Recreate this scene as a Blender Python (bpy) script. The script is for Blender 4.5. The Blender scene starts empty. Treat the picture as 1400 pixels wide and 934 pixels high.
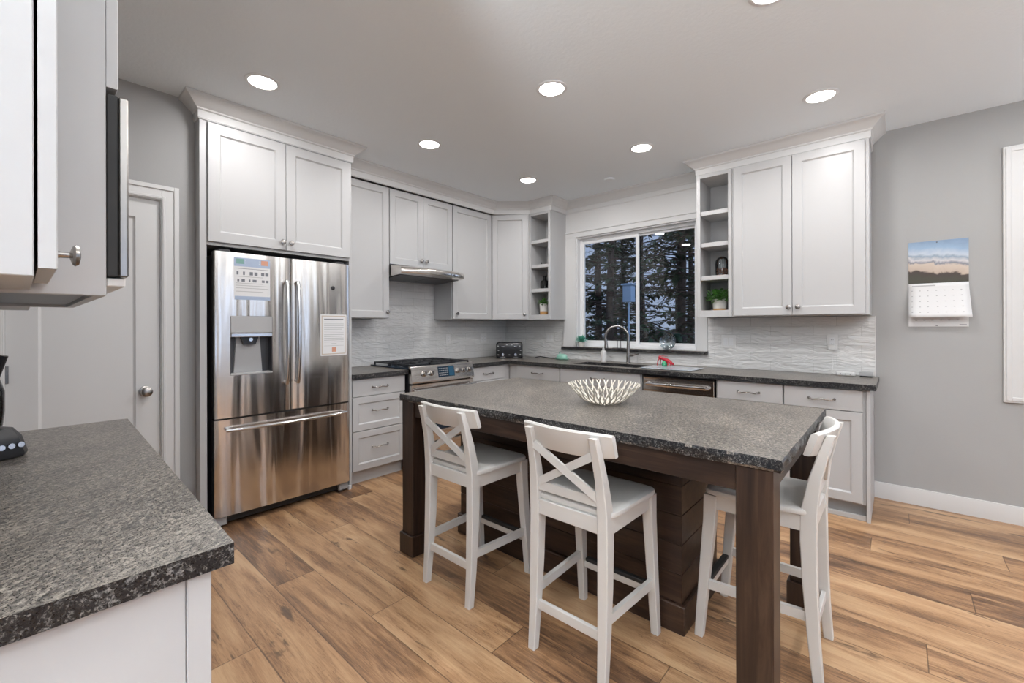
import bpy, bmesh, math, random
from mathutils import Vector, Matrix
PI = math.pi
C = bpy.context.scene.collection
scene = bpy.context.scene

# ------------------------------------------------------------------ camera
FPX, YAW, HY, CX, ROLL, CAMZ = 595.15, 0.7294, 445.78, 694.2, -0.0027, 1.3044
cam_d = bpy.data.cameras.new('camera')
cam = bpy.data.objects.new('camera', cam_d); C.objects.link(cam)
cam_d.sensor_width = 36.0
cam_d.lens = FPX / 1400 * 36.0
cam_d.shift_x = (700 - CX) / 1400
cam_d.shift_y = (HY - 467) / 1400
cam_d.clip_start = 0.02; cam_d.clip_end = 300
cam.location = (0, 0, CAMZ)
cam.rotation_euler = (Matrix.Rotation(YAW, 3, 'Z') @ Matrix.Rotation(PI/2, 3, 'X') @ Matrix.Rotation(ROLL, 3, 'Z')).to_euler()
scene.camera = cam

# ------------------------------------------------------------------ view, world
scene.view_settings.view_transform = 'Standard'
scene.view_settings.look = 'None'
scene.view_settings.gamma = 1.0
scene.view_settings.use_curve_mapping = False
scene.view_settings.exposure = 0.12
scene.cycles.use_denoising = True
scene.cycles.max_bounces = 10
scene.cycles.diffuse_bounces = 6
scene.cycles.transparent_max_bounces = 24
scene.cycles.sample_clamp_indirect = 6.0
scene.cycles.caustics_reflective = False
scene.cycles.caustics_refractive = False

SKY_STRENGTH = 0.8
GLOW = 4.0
FILL_WATTS = 58.0
CAN_WATTS = 7.6
CAN_COLOR = (1.0, 0.985, 0.985)

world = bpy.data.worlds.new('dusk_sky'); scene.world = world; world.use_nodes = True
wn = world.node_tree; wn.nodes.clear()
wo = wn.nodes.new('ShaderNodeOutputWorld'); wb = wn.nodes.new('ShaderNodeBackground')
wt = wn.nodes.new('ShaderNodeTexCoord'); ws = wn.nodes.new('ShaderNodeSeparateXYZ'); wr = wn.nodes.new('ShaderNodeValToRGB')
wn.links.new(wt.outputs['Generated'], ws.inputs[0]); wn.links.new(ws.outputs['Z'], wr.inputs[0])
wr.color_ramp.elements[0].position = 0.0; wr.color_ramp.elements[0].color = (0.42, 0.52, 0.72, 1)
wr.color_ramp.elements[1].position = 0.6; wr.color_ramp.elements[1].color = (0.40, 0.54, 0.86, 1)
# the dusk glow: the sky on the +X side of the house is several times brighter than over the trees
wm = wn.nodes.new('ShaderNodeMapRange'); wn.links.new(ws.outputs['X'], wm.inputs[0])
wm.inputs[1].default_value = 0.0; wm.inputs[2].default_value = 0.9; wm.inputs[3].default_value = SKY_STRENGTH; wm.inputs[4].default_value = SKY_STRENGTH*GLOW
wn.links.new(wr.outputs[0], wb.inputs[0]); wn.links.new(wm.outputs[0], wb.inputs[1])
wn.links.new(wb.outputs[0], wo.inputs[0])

# ------------------------------------------------------------------ materials
class NT:
    def __init__(s, name):
        m = bpy.data.materials.new(name); m.use_nodes = True
        s.m = m; s.t = m.node_tree; s.t.nodes.clear()
        s.out = s.t.nodes.new('ShaderNodeOutputMaterial')
        s.b = s.t.nodes.new('ShaderNodeBsdfPrincipled')
        s.t.links.new(s.b.outputs[0], s.out.inputs[0])
    def n(s, typ, **kw):
        nd = s.t.nodes.new(typ)
        for k, v in kw.items():
            if k == 'ins':
                for i, x in v.items(): s.put(nd.inputs[i], x)
            else: setattr(nd, k, v)
        return nd
    def put(s, sock, v):
        if isinstance(v, bpy.types.NodeSocket): s.t.links.new(v, sock)
        else: sock.default_value = v
    def math(s, op, a, b=0.0, c=0.0):
        nd = s.n('ShaderNodeMath', operation=op); s.put(nd.inputs[0], a); s.put(nd.inputs[1], b); s.put(nd.inputs[2], c); return nd.outputs[0]
    def pos(s): return s.n('ShaderNodeNewGeometry').outputs['Position']
    def objc(s): return s.n('ShaderNodeTexCoord').outputs['Object']
    def mapv(s, v, sc=(1,1,1), rot=(0,0,0), loc=(0,0,0)):
        nd = s.n('ShaderNodeMapping'); s.put(nd.inputs['Vector'], v); nd.inputs['Scale'].default_value = sc
        nd.inputs['Rotation'].default_value = rot; nd.inputs['Location'].default_value = loc; return nd.outputs[0]
    def noise(s, v, scale=5, detail=3, rough=0.5, dist=0.0, w=None):
        nd = s.n('ShaderNodeTexNoise'); 
        if w is not None: nd.noise_dimensions = '4D'; s.put(nd.inputs['W'], w)
        s.put(nd.inputs['Vector'], v); nd.inputs['Scale'].default_value = scale; nd.inputs['Detail'].default_value = detail
        nd.inputs['Roughness'].default_value = rough; nd.inputs['Distortion'].default_value = dist; return nd.outputs[0]
    def ramp(s, f, stops, mode='LINEAR'):
        nd = s.n('ShaderNodeValToRGB'); s.put(nd.inputs[0], f); cr = nd.color_ramp; cr.interpolation = mode
        while len(cr.elements) < len(stops): cr.elements.new(0.5)
        for e, (p, c) in zip(cr.elements, stops):
            e.position = p; e.color = (c if isinstance(c, tuple) else (c, c, c)) + (1,) if not (isinstance(c, tuple) and len(c) == 4) else c
        return nd.outputs[0]
    def mix(s, f, a, b, mode='MIX'):
        nd = s.n('ShaderNodeMix', data_type='RGBA', blend_type=mode)
        s.put(nd.inputs[0], f); s.put(nd.inputs[6], a if isinstance(a, bpy.types.NodeSocket) else tuple(a) + (1,)); s.put(nd.inputs[7], b if isinstance(b, bpy.types.NodeSocket) else tuple(b) + (1,))
        return nd.outputs[2]
    def bump(s, h, strength=0.2, dist=0.01):
        nd = s.n('ShaderNodeBump'); s.put(nd.inputs['Height'], h); nd.inputs['Strength'].default_value = strength; nd.inputs['Distance'].default_value = dist
        s.t.links.new(nd.outputs[0], s.b.inputs['Normal']); return nd
    def set(s, **kw):
        names = dict(color='Base Color', rough='Roughness', metal='Metallic', ior='IOR', spec='Specular IOR Level', trans='Transmission Weight', coat='Coat Weight', aniso='Anisotropic', alpha='Alpha', emit='Emission Color', es='Emission Strength')
        for k, v in kw.items():
            if isinstance(v, tuple) and len(v) == 3: v = v + (1,)
            s.put(s.b.inputs[names[k]], v)
        return s
def paint(name, color, rough=0.45, bump=0.0, bscale=60, spec=0.5, metal=0.0):
    t = NT(name); p = t.objc(); nz = t.noise(p, 3.0, 2)
    c = t.mix(t.math('MULTIPLY', nz, 0.06), color, tuple(x*0.8 for x in color)); t.set(color=c, rough=rough, spec=spec, metal=metal)
    if bump: t.bump(t.noise(t.pos(), bscale, 4, 0.6), bump, 0.004)
    return t.m

M = {}
M['cab'] = paint('cabinet_paint', (0.50, 0.50, 0.50), 0.38)
M['trim'] = paint('trim_paint', (0.66, 0.66, 0.655), 0.4)
M['stool'] = paint('stool_paint', (0.66, 0.645, 0.615), 0.35)
M['wall'] = paint('wall_paint', (0.385, 0.385, 0.38), 0.75, 0.12, 140)
M['ceil'] = paint('ceiling_paint', (0.84, 0.895, 0.935), 0.85, 0.35, 45)
M['white'] = paint('white_plastic', (0.74, 0.74, 0.73), 0.35)
M['vinyl'] = paint('white_vinyl', (0.78, 0.79, 0.80), 0.3)
M['black'] = paint('black_plastic', (0.012, 0.012, 0.014), 0.3)
M['iron'] = paint('cast_iron', (0.02, 0.021, 0.024), 0.45)
M['darkgrey'] = paint('dark_grey_paint', (0.05, 0.05, 0.055), 0.4)
M['grey'] = paint('grey_plastic', (0.42, 0.42, 0.42), 0.35)
M['slate'] = paint('slate_metal', (0.16, 0.18, 0.21), 0.4)
M['nickel'] = paint('brushed_nickel', (0.36, 0.34, 0.32), 0.26, metal=1.0)
M['chrome'] = paint('polished_steel', (0.62, 0.62, 0.63), 0.18, metal=1.0)
M['gasket'] = paint('rubber_gasket', (0.03, 0.025, 0.022), 0.6)
M['rubber'] = paint('black_rubber', (0.02, 0.02, 0.02), 0.6)
M['raw'] = paint('raw_wood', (0.33, 0.17, 0.07), 0.6)
M['ceramic'] = paint('white_ceramic', (0.74, 0.72, 0.68), 0.25)
M['cream'] = paint('cream_ceramic', (0.62, 0.58, 0.50), 0.3)
M['gold'] = paint('tan_wood', (0.52, 0.28, 0.10), 0.45)
M['mint'] = paint('mint_ceramic', (0.27, 0.52, 0.42), 0.3)
M['red'] = paint('red_enamel', (0.42, 0.015, 0.03), 0.25)
M['greenglass'] = paint('green_enamel', (0.03, 0.28, 0.13), 0.2)
M['screen'] = paint('dark_screen', (0.015, 0.03, 0.05), 0.12)
M['bluebtn'] = paint('blue_panel', (0.02, 0.08, 0.14), 0.2)
M['paper'] = paint('white_paper', (0.72, 0.72, 0.72), 0.6)
M['paperblue'] = paint('blue_print', (0.38, 0.46, 0.60), 0.6)
M['ink'] = paint('grey_ink', (0.18, 0.19, 0.21), 0.6)
M['inkp'] = paint('pale_ink', (0.42, 0.42, 0.42), 0.6)
M['inkg'] = paint('green_ink', (0.20, 0.38, 0.34), 0.6)
M['inko'] = paint('orange_ink', (0.60, 0.30, 0.20), 0.6)
M['inkb'] = paint('tan_ink', (0.50, 0.42, 0.33), 0.6)
M['copper'] = paint('dried_petals', (0.36, 0.13, 0.06), 0.6)
M['housing'] = paint('bird_house_paint', (0.26, 0.36, 0.48), 0.7)
M['concrete'] = paint('pale_post', (0.45, 0.45, 0.45), 0.8)

def tinted(name, c1, c2, rough, scale=30):
    t = NT(name); t.set(color=t.mix(t.ramp(t.noise(t.objc(), scale, 2), [(0.35, 0.0), (0.65, 1.0)]), c1, c2), rough=rough); return t.m
M['leaf'] = tinted('glossy_leaf', (0.03, 0.11, 0.015), (0.09, 0.25, 0.04), 0.45)
M['succ'] = tinted('succulent_leaf', (0.05, 0.30, 0.22), (0.14, 0.48, 0.36), 0.45)
M['needles'] = tinted('dark_needles', (0.004, 0.016, 0.008), (0.025, 0.065, 0.018), 0.8, 1.5)
M['bark'] = tinted('dark_bark', (0.02, 0.012, 0.009), (0.06, 0.035, 0.025), 0.9, 6)
M['ground'] = tinted('forest_ground', (0.03, 0.03, 0.018), (0.10, 0.09, 0.06), 0.95, 2)

def granite(name, edge):
    t = NT(name); p = t.pos()
    q = t.mapv(p, (1, 1, 1), (0, 0, 0.9))
    big = t.noise(t.mapv(q, (0.5, 1.0, 1)), 8, 2, 0.5, 0.3)
    mid = t.noise(t.mapv(q, (0.8, 1.25, 1)) if not edge else p, 105 if not edge else 120, 3, 0.62, 0.8)
    fine = t.noise(p, 360, 2, 0.7)
    f = t.math('ADD', t.math('ADD', t.math('MULTIPLY', mid, 0.56), t.math('MULTIPLY', fine, 0.32)), t.math('MULTIPLY', big, 0.12))
    if edge: col = t.ramp(f, [(0.46, (0.005, 0.006, 0.008)), (0.52, (0.018, 0.018, 0.019)), (0.56, (0.09, 0.088, 0.085)), (0.64, (0.26, 0.25, 0.24))])
    else: col = t.ramp(f, [(0.40, (0.026, 0.024, 0.023)), (0.465, (0.080, 0.071, 0.062)), (0.53, (0.185, 0.163, 0.138)), (0.62, (0.36, 0.32, 0.27))])
    t.set(color=col, rough=t.ramp(fine, [(0.3, 0.24), (0.7, 0.40)]), spec=0.7 if not edge else 0.5)
    h = t.math('ADD', t.noise(t.mapv(q, (0.6, 1.5, 1)), 60, 3, 0.55), t.math('MULTIPLY', fine, 0.15))
    t.bump(h, 0.22, 0.004)
    return t.m
M['granite'] = granite('leathered_granite', False)
M['granite_edge'] = granite('shaded_granite_edge', True)  # same stone; the weaker light on side faces is painted into the colour

def floor_mat():
    t = NT('hickory_planks'); p = t.pos(); sp = t.n('ShaderNodeSeparateXYZ', ins={0: p})
    X, Y = sp.outputs[0], sp.outputs[1]
    ry = t.math('DIVIDE', t.math('SUBTRACT', Y, 0.844 - 0.2025*40), 0.2025)
    row = t.math('FLOOR', ry); fy = t.math('SUBTRACT', ry, row)
    sh = t.math('MULTIPLY', t.math('SUBTRACT', row, 40.0), 0.559)
    rx = t.math('DIVIDE', t.math('ADD', t.math('SUBTRACT', X, sh), 2.326 + 60.0), 1.5)
    colm = t.math('FLOOR', rx); fx = t.math('SUBTRACT', rx, colm)
    cv = t.n('ShaderNodeCombineXYZ', ins={0: row, 1: colm})
    wn_ = t.n('ShaderNodeTexWhiteNoise', noise_dimensions='2D', ins={0: cv.outputs[0]})
    r = wn_.outputs['Value']; rw = t.math('MULTIPLY', r, 37.0)
    # broad tone streaks along the plank
    s1 = t.noise(t.mapv(p, (0.85, 5.5, 1)), 1.6, 4, 0.6, 0.8, rw)
    s2 = t.noise(t.mapv(p, (1.2, 26, 1)), 2.6, 5, 0.65, 1.2, rw)
    s3 = t.noise(t.mapv(p, (3.5, 75, 1)), 4.0, 5, 0.75, 0.9, rw)
    ck = t.noise(t.mapv(p, (1.1, 11, 1)), 2.3, 4, 0.6, 2.6, t.math('ADD', rw, 11.0))
    kn = t.noise(t.mapv(p, (1.5, 6.5, 1)), 2.0, 3, 0.55, 1.6, t.math('ADD', rw, 5.0))
    f = t.math('ADD', t.math('ADD', t.math('MULTIPLY', s1, 0.58), t.math('MULTIPLY', s2, 0.26)), t.math('MULTIPLY', s3, 0.24))
    f = t.math('ADD', f, t.math('MULTIPLY', t.math('SUBTRACT', r, 0.55), 0.11))
    col = t.ramp(f, [(0.36, (0.06, 0.032, 0.020)), (0.44, (0.17, 0.092, 0.050)), (0.50, (0.30, 0.163, 0.082)), (0.56, (0.425, 0.246, 0.126)), (0.66, (0.545, 0.350, 0.195))])
    knf = t.ramp(kn, [(0.625, 0.0), (0.70, 1.0)])
    ckf = t.ramp(ck, [(0.485, 0.0), (0.50, 0.6), (0.515, 0.0)])
    ckf = t.math('MULTIPLY', ckf, t.ramp(s1, [(0.42, 1.0), (0.55, 0.15)]))
    col = t.mix(ckf, col, (0.05, 0.028, 0.018))
    col = t.mix(t.math('MULTIPLY', knf, 0.75), col, (0.055, 0.030, 0.018))
    ey = t.math('MINIMUM', fy, t.math('SUBTRACT', 1.0, fy)); ex = t.math('MINIMUM', fx, t.math('SUBTRACT', 1.0, fx))
    gy = t.math('LESS_THAN', ey, 0.010); gx = t.math('LESS_THAN', ex, 0.0014)
    g = t.math('MAXIMUM', gy, gx)
    col = t.mix(t.math('MULTIPLY', g, 0.6), col, (0.03, 0.016, 0.01))
    t.set(color=col, rough=t.ramp(s2, [(0.3, 0.30), (0.7, 0.44)]), spec=0.5)
    h = t.math('SUBTRACT', t.math('MULTIPLY', s3, 0.25), g)
    t.bump(h, 0.25, 0.002)
    return t.m
M['floor'] = floor_mat()

def dark_wood(name, along):
    t = NT(name); p = t.objc()
    sc = [22, 22, 22]; sc[along] = 1.6
    s = t.noise(t.mapv(p, tuple(sc)), 1.5, 5, 0.65, 0.6); s2 = t.noise(p, 3.0, 2)
    f = t.math('ADD', t.math('MULTIPLY', s, 0.7), t.math('MULTIPLY', s2, 0.3))
    t.set(color=t.ramp(f, [(0.35, (0.010, 0.005, 0.0035)), (0.5, (0.032, 0.016, 0.010)), (0.65, (0.068, 0.038, 0.024))]), rough=0.38, spec=0.5)
    t.bump(s, 0.08, 0.002); return t.m
M['wood_x'] = dark_wood('espresso_wood_rail', 0)
M['wood_y'] = dark_wood('espresso_wood_cross', 1)
M['wood_z'] = dark_wood('espresso_wood_post', 2)

def steel(name, horiz):
    t = NT(name); p = t.objc()
    # rolled sheet: gentle waves running up the panel, fine brushing across
    wav = t.noise(t.mapv(p, (1, 6.0, 0.45) if not horiz else (1.0, 1.0, 14)), 1.3, 1.5, 0.45, 0.35)
    br = t.noise(t.mapv(p, (60, 3, 900) if True else (1, 1, 1)), 1.0, 2, 0.6)
    t.set(color=(0.72, 0.68, 0.64), metal=1.0, rough=t.ramp(br, [(0.3, 0.15), (0.7, 0.24)]))
    t.bump(wav, 0.55 if not horiz else 0.15, 0.05)
    return t.m
M['steel'] = steel('brushed_stainless', False)
M['steel_h'] = steel('stainless_trim', True)

def tile():
    t = NT('wavy_white_tile'); p = t.pos(); sp = t.n('ShaderNodeSeparateXYZ', ins={0: p})
    u = t.math('ADD', sp.outputs[0], sp.outputs[1]); cv = t.n('ShaderNodeCombineXYZ', ins={0: u, 1: t.math('SUBTRACT', sp.outputs[2], 0.914)})
    b = t.n('ShaderNodeTexBrick', ins={'Vector': cv.outputs[0], 'Scale': 1.0, 'Mortar Size': 0.0013, 'Mortar Smooth': 0.3, 'Brick Width': 0.305, 'Row Height': 0.0765, 'Color1': (0.68, 0.68, 0.67, 1), 'Color2': (0.74, 0.74, 0.73, 1), 'Mortar': (0.5, 0.5, 0.49, 1)})
    w = t.noise(t.mapv(cv.outputs[0], (5, 17, 1), (0, 0, 0.22)), 1.3, 2, 0.5, 1.5)
    t.set(color=b.outputs['Color'], rough=0.22, spec=0.5)
    h = t.math('SUBTRACT', t.math('MULTIPLY', w, 1.0), t.math('MULTIPLY', b.outputs['Fac'], 0.12))
    t.bump(h, 0.75, 0.018); return t.m
M['tile'] = tile()

def pane(name, tint, rough=0.0, f0=1.5):
    m = bpy.data.materials.new(name); m.use_nodes = True; t = m.node_tree; t.nodes.clear()
    o = t.nodes.new('ShaderNodeOutputMaterial'); mx = t.nodes.new('ShaderNodeMixShader'); tr = t.nodes.new('ShaderNodeBsdfTransparent')
    gl = t.nodes.new('ShaderNodeBsdfGlossy'); fr = t.nodes.new('ShaderNodeFresnel')
    fr.inputs[0].default_value = f0; gl.inputs['Roughness'].default_value = rough; tr.inputs[0].default_value = tint + (1,)
    t.links.new(fr.outputs[0], mx.inputs[0]); t.links.new(tr.outputs[0], mx.inputs[1]); t.links.new(gl.outputs[0], mx.inputs[2]); t.links.new(mx.outputs[0], o.inputs[0])
    return m
M['pane'] = pane('window_glass', (0.94, 0.95, 0.95))
M['glass'] = pane('clear_glass', (0.86, 0.90, 0.92), 0.02, 1.6)
M['plateglass'] = pane('pressed_glass', (0.72, 0.80, 0.84), 0.08, 2.2)
M['smoke'] = pane('smoked_glass', (0.10, 0.10, 0.09), 0.03, 1.6)

def emis(name, col, s):
    t = NT(name); t.set(color=(0.9, 0.9, 0.9), emit=col, es=s); return t.m
M['lamp'] = emis('lit_diffuser', (1.0, 0.97, 0.93), 18.0)

def photo_mat():
    t = NT('seascape_print'); uv = t.n('ShaderNodeTexCoord').outputs['Generated']
    sp = t.n('ShaderNodeSeparateXYZ', ins={0: uv}); z = sp.outputs[2]
    w = t.noise(t.mapv(uv, (2.2, 1, 1.6)), 1.5, 4, 0.6, 0.6)
    zz = t.math('ADD', z, t.math('MULTIPLY', t.math('SUBTRACT', w, 0.5), 0.30))
    zz = t.math('ADD', zz, t.math('MULTIPLY', t.math('SUBTRACT', sp.outputs[0], 0.5), 0.12))
    c = t.ramp(zz, [(0.10, (0.045, 0.040, 0.022)), (0.24, (0.05, 0.03, 0.022)), (0.28, (0.50, 0.40, 0.32)), (0.42, (0.58, 0.49, 0.41)), (0.46, (0.20, 0.21, 0.25)), (0.52, (0.60, 0.58, 0.58)), (0.60, (0.26, 0.33, 0.42)), (0.66, (0.50, 0.56, 0.63)), (0.82, (0.28, 0.40, 0.55)), (1.0, (0.20, 0.29, 0.42))])
    t.set(color=c, rough=0.35); return t.m
M['seascape'] = photo_mat()

# ------------------------------------------------------------------ mesh building
class MB:
    def __init__(s): s.v = []; s.f = []; s.mi = []; s.cur = 0
    def add(s, vs, fs):
        o = len(s.v); s.v += [Vector(p) for p in vs]
        for f in fs: s.f.append([o + i for i in f]); s.mi.append(s.cur)
    def box(s, x0, x1, y0, y1, z0, z1, b=0.0, T=None):
        lo = (min(x0, x1), min(y0, y1), min(z0, z1)); hi = (max(x0, x1), max(y0, y1), max(z0, z1))
        T = T or (lambda p: p)
        b = min(b, 0.45*min(hi[i]-lo[i] for i in range(3)))
        if b <= 0:
            vs = [(hi[0] if i & 1 else lo[0], hi[1] if i & 2 else lo[1], hi[2] if i & 4 else lo[2]) for i in range(8)]
            s.add([T(v) for v in vs], [(0, 2, 3, 1), (4, 5, 7, 6), (0, 1, 5, 4), (2, 6, 7, 3), (0, 4, 6, 2), (1, 3, 7, 5)]); return s
        idx = {}; vs = []
        for i in range(8):
            sg = [(i >> k) & 1 for k in range(3)]
            for a in range(3):
                p = [hi[k] if sg[k] else lo[k] for k in range(3)]
                for k in range(3):
                    if k != a: p[k] += -b if sg[k] else b
                idx[(tuple(sg), a)] = len(vs); vs.append(T(tuple(p)))
        fs = []
        for a in range(3):
            o = [k for k in range(3) if k != a]
            for sa in (0, 1):
                q = []
                for u, w in ((0, 0), (1, 0), (1, 1), (0, 1)):
                    g = [0, 0, 0]; g[a] = sa; g[o[0]] = u; g[o[1]] = w; q.append(idx[(tuple(g), a)])
                fs.append(q)
        for c in range(3):
            a, b2 = [k for k in range(3) if k != c]
            for sa in (0, 1):
                for sb in (0, 1):
                    q = []
                    for cc, ax in ((0, a), (1, a), (1, b2), (0, b2)):
                        g = [0, 0, 0]; g[a] = sa; g[b2] = sb; g[c] = cc; q.append(idx[(tuple(g), ax)])
                    fs.append(q)
        for i in range(8):
            g = tuple((i >> k) & 1 for k in range(3)); fs.append([idx[(g, 0)], idx[(g, 1)], idx[(g, 2)]])
        s.add(vs, fs); return s
    def loft(s, rings, closed=True, cap=True):
        n = len(rings[0]); vs = [p for r in rings for p in r]; fs = []
        for i in range(len(rings)-1):
            for j in range(n if closed else n-1):
                k = (j+1) % n
                fs.append((i*n+j, i*n+k, (i+1)*n+k, (i+1)*n+j))
        if cap and closed: fs.append(tuple(range(n-1, -1, -1))); fs.append(tuple((len(rings)-1)*n + j for j in range(n)))
        s.add(vs, fs); return s
    def lathe(s, o, axis, prof, n=24, cap=True):
        o = Vector(o); a = Vector(axis).normalized(); u = a.orthogonal().normalized(); w = a.cross(u)
        rings = [[o + a*h + (u*math.cos(2*PI*j/n) + w*math.sin(2*PI*j/n))*max(r, 1e-4) for j in range(n)] for r, h in prof]
        return s.loft(rings, True, cap)
    def cyl(s, o, axis, r, h, n=20): return s.lathe(o, axis, [(r, 0), (r, h)], n)
    def tube(s, pts, r, n=10, cap=True, flat=None):
        pts = [Vector(p) for p in pts]; m = len(pts)
        rs = r if isinstance(r, (list, tuple)) else [r]*m
        rings = []; u = None
        for i, p in enumerate(pts):
            d = (pts[min(i+1, m-1)] - pts[max(i-1, 0)]).normalized()
            if u is None: u = d.orthogonal().normalized() if flat is None else (Vector(flat) - d*Vector(flat).dot(d)).normalized()
            else: u = (u - d*u.dot(d)).normalized()
            w = d.cross(u)
            k = 1.0 if flat is None else FLATK[0]
            rings.append([p + (u*math.cos(2*PI*j/n)*k + w*math.sin(2*PI*j/n))*rs[i] for j in range(n)])
        return s.loft(rings, True, cap)
    def prism(s, poly, z0, z1, T=None):
        T = T or (lambda p: p); n = len(poly)
        vs = [T((x, y, z0)) for x, y in poly] + [T((x, y, z1)) for x, y in poly]
        fs = [tuple(range(n-1, -1, -1)), tuple(range(n, 2*n))] + [(i, (i+1) % n, n+(i+1) % n, n+i) for i in range(n)]
        s.add(vs, fs); return s
    def sweep(s, path, prof, closed=False, side=1):
        # path: plan points (x, y); prof: (out, z) points; mitred at corners
        P2 = [Vector((x, y)) for x, y in path]; n = len(P2); rings = []
        for i, p in enumerate(P2):
            d0 = (P2[i]-P2[i-1]).normalized() if i else None; d1 = (P2[i+1]-P2[i]).normalized() if i < n-1 else None
            nn = [Vector((d.y, -d.x))*side for d in (d0, d1) if d is not None]
            if len(nn) == 2: b = (nn[0]+nn[1]).normalized(); k = 1/max(0.3, b.dot(nn[0]))
            else: b = nn[0]; k = 1
            rings.append([(p.x + b.x*k*o, p.y + b.y*k*o, z) for o, z in prof])
        return s.loft(rings, True, True)
    def use(s, i): s.cur = i; return s
FLATK = [0.5]
def wloc(o):
    l = Vector((0, 0, 0))
    while o is not None: l = l + o.location; o = o.parent
    return l
def obj(name, mb, mat, parent=None, smooth=30, kind=None, label=None, loc=None):
    base = wloc(parent) if parent else Vector(loc or (0, 0, 0))
    me = bpy.data.meshes.new(name); me.from_pydata([tuple(v - base) for v in mb.v], [], mb.f)
    mats = mat if isinstance(mat, (list, tuple)) else [mat]
    for m in mats: me.materials.append(M[m] if isinstance(m, str) else m)
    if len(mats) > 1: me.polygons.foreach_set('material_index', mb.mi)
    bm = bmesh.new(); bm.from_mesh(me); bmesh.ops.recalc_face_normals(bm, faces=bm.faces); bm.to_mesh(me); bm.free()
    if smooth:
        me.polygons.foreach_set('use_smooth', [True]*len(me.polygons)); me.set_sharp_from_angle(angle=math.radians(smooth))
    o = bpy.data.objects.new(name, me); C.objects.link(o)
    if parent: o.parent = parent
    elif loc: o.location = loc
    if kind: o['kind'] = kind
    if label: o['label'] = label
    return o
def stone_edges(o):
    o.data.materials.append(M['granite_edge'])
    for p in o.data.polygons:
        if abs(p.normal.z) < 0.5: p.material_index = 1
    return o
def thing(name, label, cat, loc=(0, 0, 0), group=None):
    o = bpy.data.objects.new(name, None); C.objects.link(o); o.location = loc; o.empty_display_size = 0.1
    o['label'] = label; o['category'] = cat
    if group: o['group'] = group
    return o
def tag(o, label, cat, group=None):
    o['label'] = label; o['category'] = cat
    if group: o['group'] = group
    return o
def struct(name, mb, mat, smooth=30): return obj(name, mb, mat, None, smooth, 'structure')
def dup(root, loc, rotz=0, label=None, group=None):
    r = root.copy(); C.objects.link(r); r.location = loc; r.rotation_euler = (0, 0, rotz)
    if label: r['label'] = label
    if group: r['group'] = group
    for ch in list(root.children):
        c = ch.copy(); C.objects.link(c); c.parent = r
        for g in list(ch.children):
            d = g.copy(); C.objects.link(d); d.parent = c
    return r
class Fr:
    """a vertical working face: u along it (to the right for a viewer), v up, w outwards"""
    def __init__(s, x, y, ux, uy):
        s.o = Vector((x, y, 0)); s.U = Vector((ux, uy, 0)).normalized(); s.N = s.U.cross(Vector((0, 0, 1)))
    def __call__(s, p): return s.o + s.U*p[0] + Vector((0, 0, 1))*p[1] + s.N*p[2]
FW = Fr(0, 0, 1, 0)       # faces -Y; u = X, w = -Y
FF = Fr(0, 0, 0, 1)       # faces +X; u = Y, w = X
FL = Fr(0, 0, -1, 0)      # faces +Y; u = -X, w = Y

def slab(mb, fr, u0, u1, v0, v1, w0, t=0.02):
    return mb.box(u0, u1, v0, v1, w0, w0+t, 0.0015, fr)
def shaker(mb, fr, u0, u1, v0, v1, w0, t=0.02, rail=0.06, rec=0.010, sl=0.010):
    def rect(i, w): return [fr((u0+i, v0+i, w)), fr((u1-i, v0+i, w)), fr((u1-i, v1-i, w)), fr((u0+i, v1-i, w))]
    L = [rect(0, w0), rect(0, w0+t-0.0015), rect(0.0015, w0+t), rect(rail, w0+t), rect(rail+0.0015, w0+t-0.003), rect(rail+sl, w0+t-rec)]
    vs = [p for r in L for p in r]; fs = [(3, 2, 1, 0)]
    for i in range(len(L)-1):
        for j in range(4): k = (j+1) % 4; fs.append((i*4+j, i*4+k, (i+1)*4+k, (i+1)*4+j))
    e = (len(L)-1)*4; fs.append((e, e+1, e+2, e+3)); mb.add(vs, fs); return mb
def knob(parent, fr, u, v, w, name='knob'):
    m = MB(); m.lathe(fr((u, v, w)), fr.N, [(0.008, 0), (0.007, 0.004), (0.006, 0.014), (0.010, 0.018), (0.0165, 0.021), (0.0185, 0.025), (0.0165, 0.029), (0.007, 0.031)], 20)
    return obj(name, m, 'nickel', parent)
def pull(parent, fr, uc, v, w, L=0.145):
    m = MB()
    pts = [(uc-L/2, v-0.002, w), (uc-L/2, v-0.002, w+0.016), (uc-L/2+0.01, v-0.001, w+0.026)]
    for i in range(9):
        q = i/8; pts.append((uc-L/2+0.02+(L-0.04)*q, v-0.004+0.007*math.cos((q-0.5)*2*PI)*0.5, w+0.029+0.002*math.sin(PI*q)))
    pts += [(uc+L/2-0.01, v-0.001, w+0.026), (uc+L/2, v-0.002, w+0.016), (uc+L/2, v-0.002, w)]
    m.tube([fr(p) for p in pts], 0.0048, 10)
    for sg in (-1, 1): m.lathe(fr((uc+sg*L/2, v-0.002, w)), fr.N, [(0.009, 0), (0.008, 0.003), (0.005, 0.006)], 14)
    return obj('handle', m, 'nickel', parent)

# ------------------------------------------------------------------ key dimensions
XF, XD, YW, ZC = -3.91, -3.385, 4.33, 2.757     # fridge wall, pantry-door wall, window wall, ceiling
XR, YB = 3.4, -3.8                              # far walls of the open room behind the camera
CT = 0.914                                      # worktop height

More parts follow.
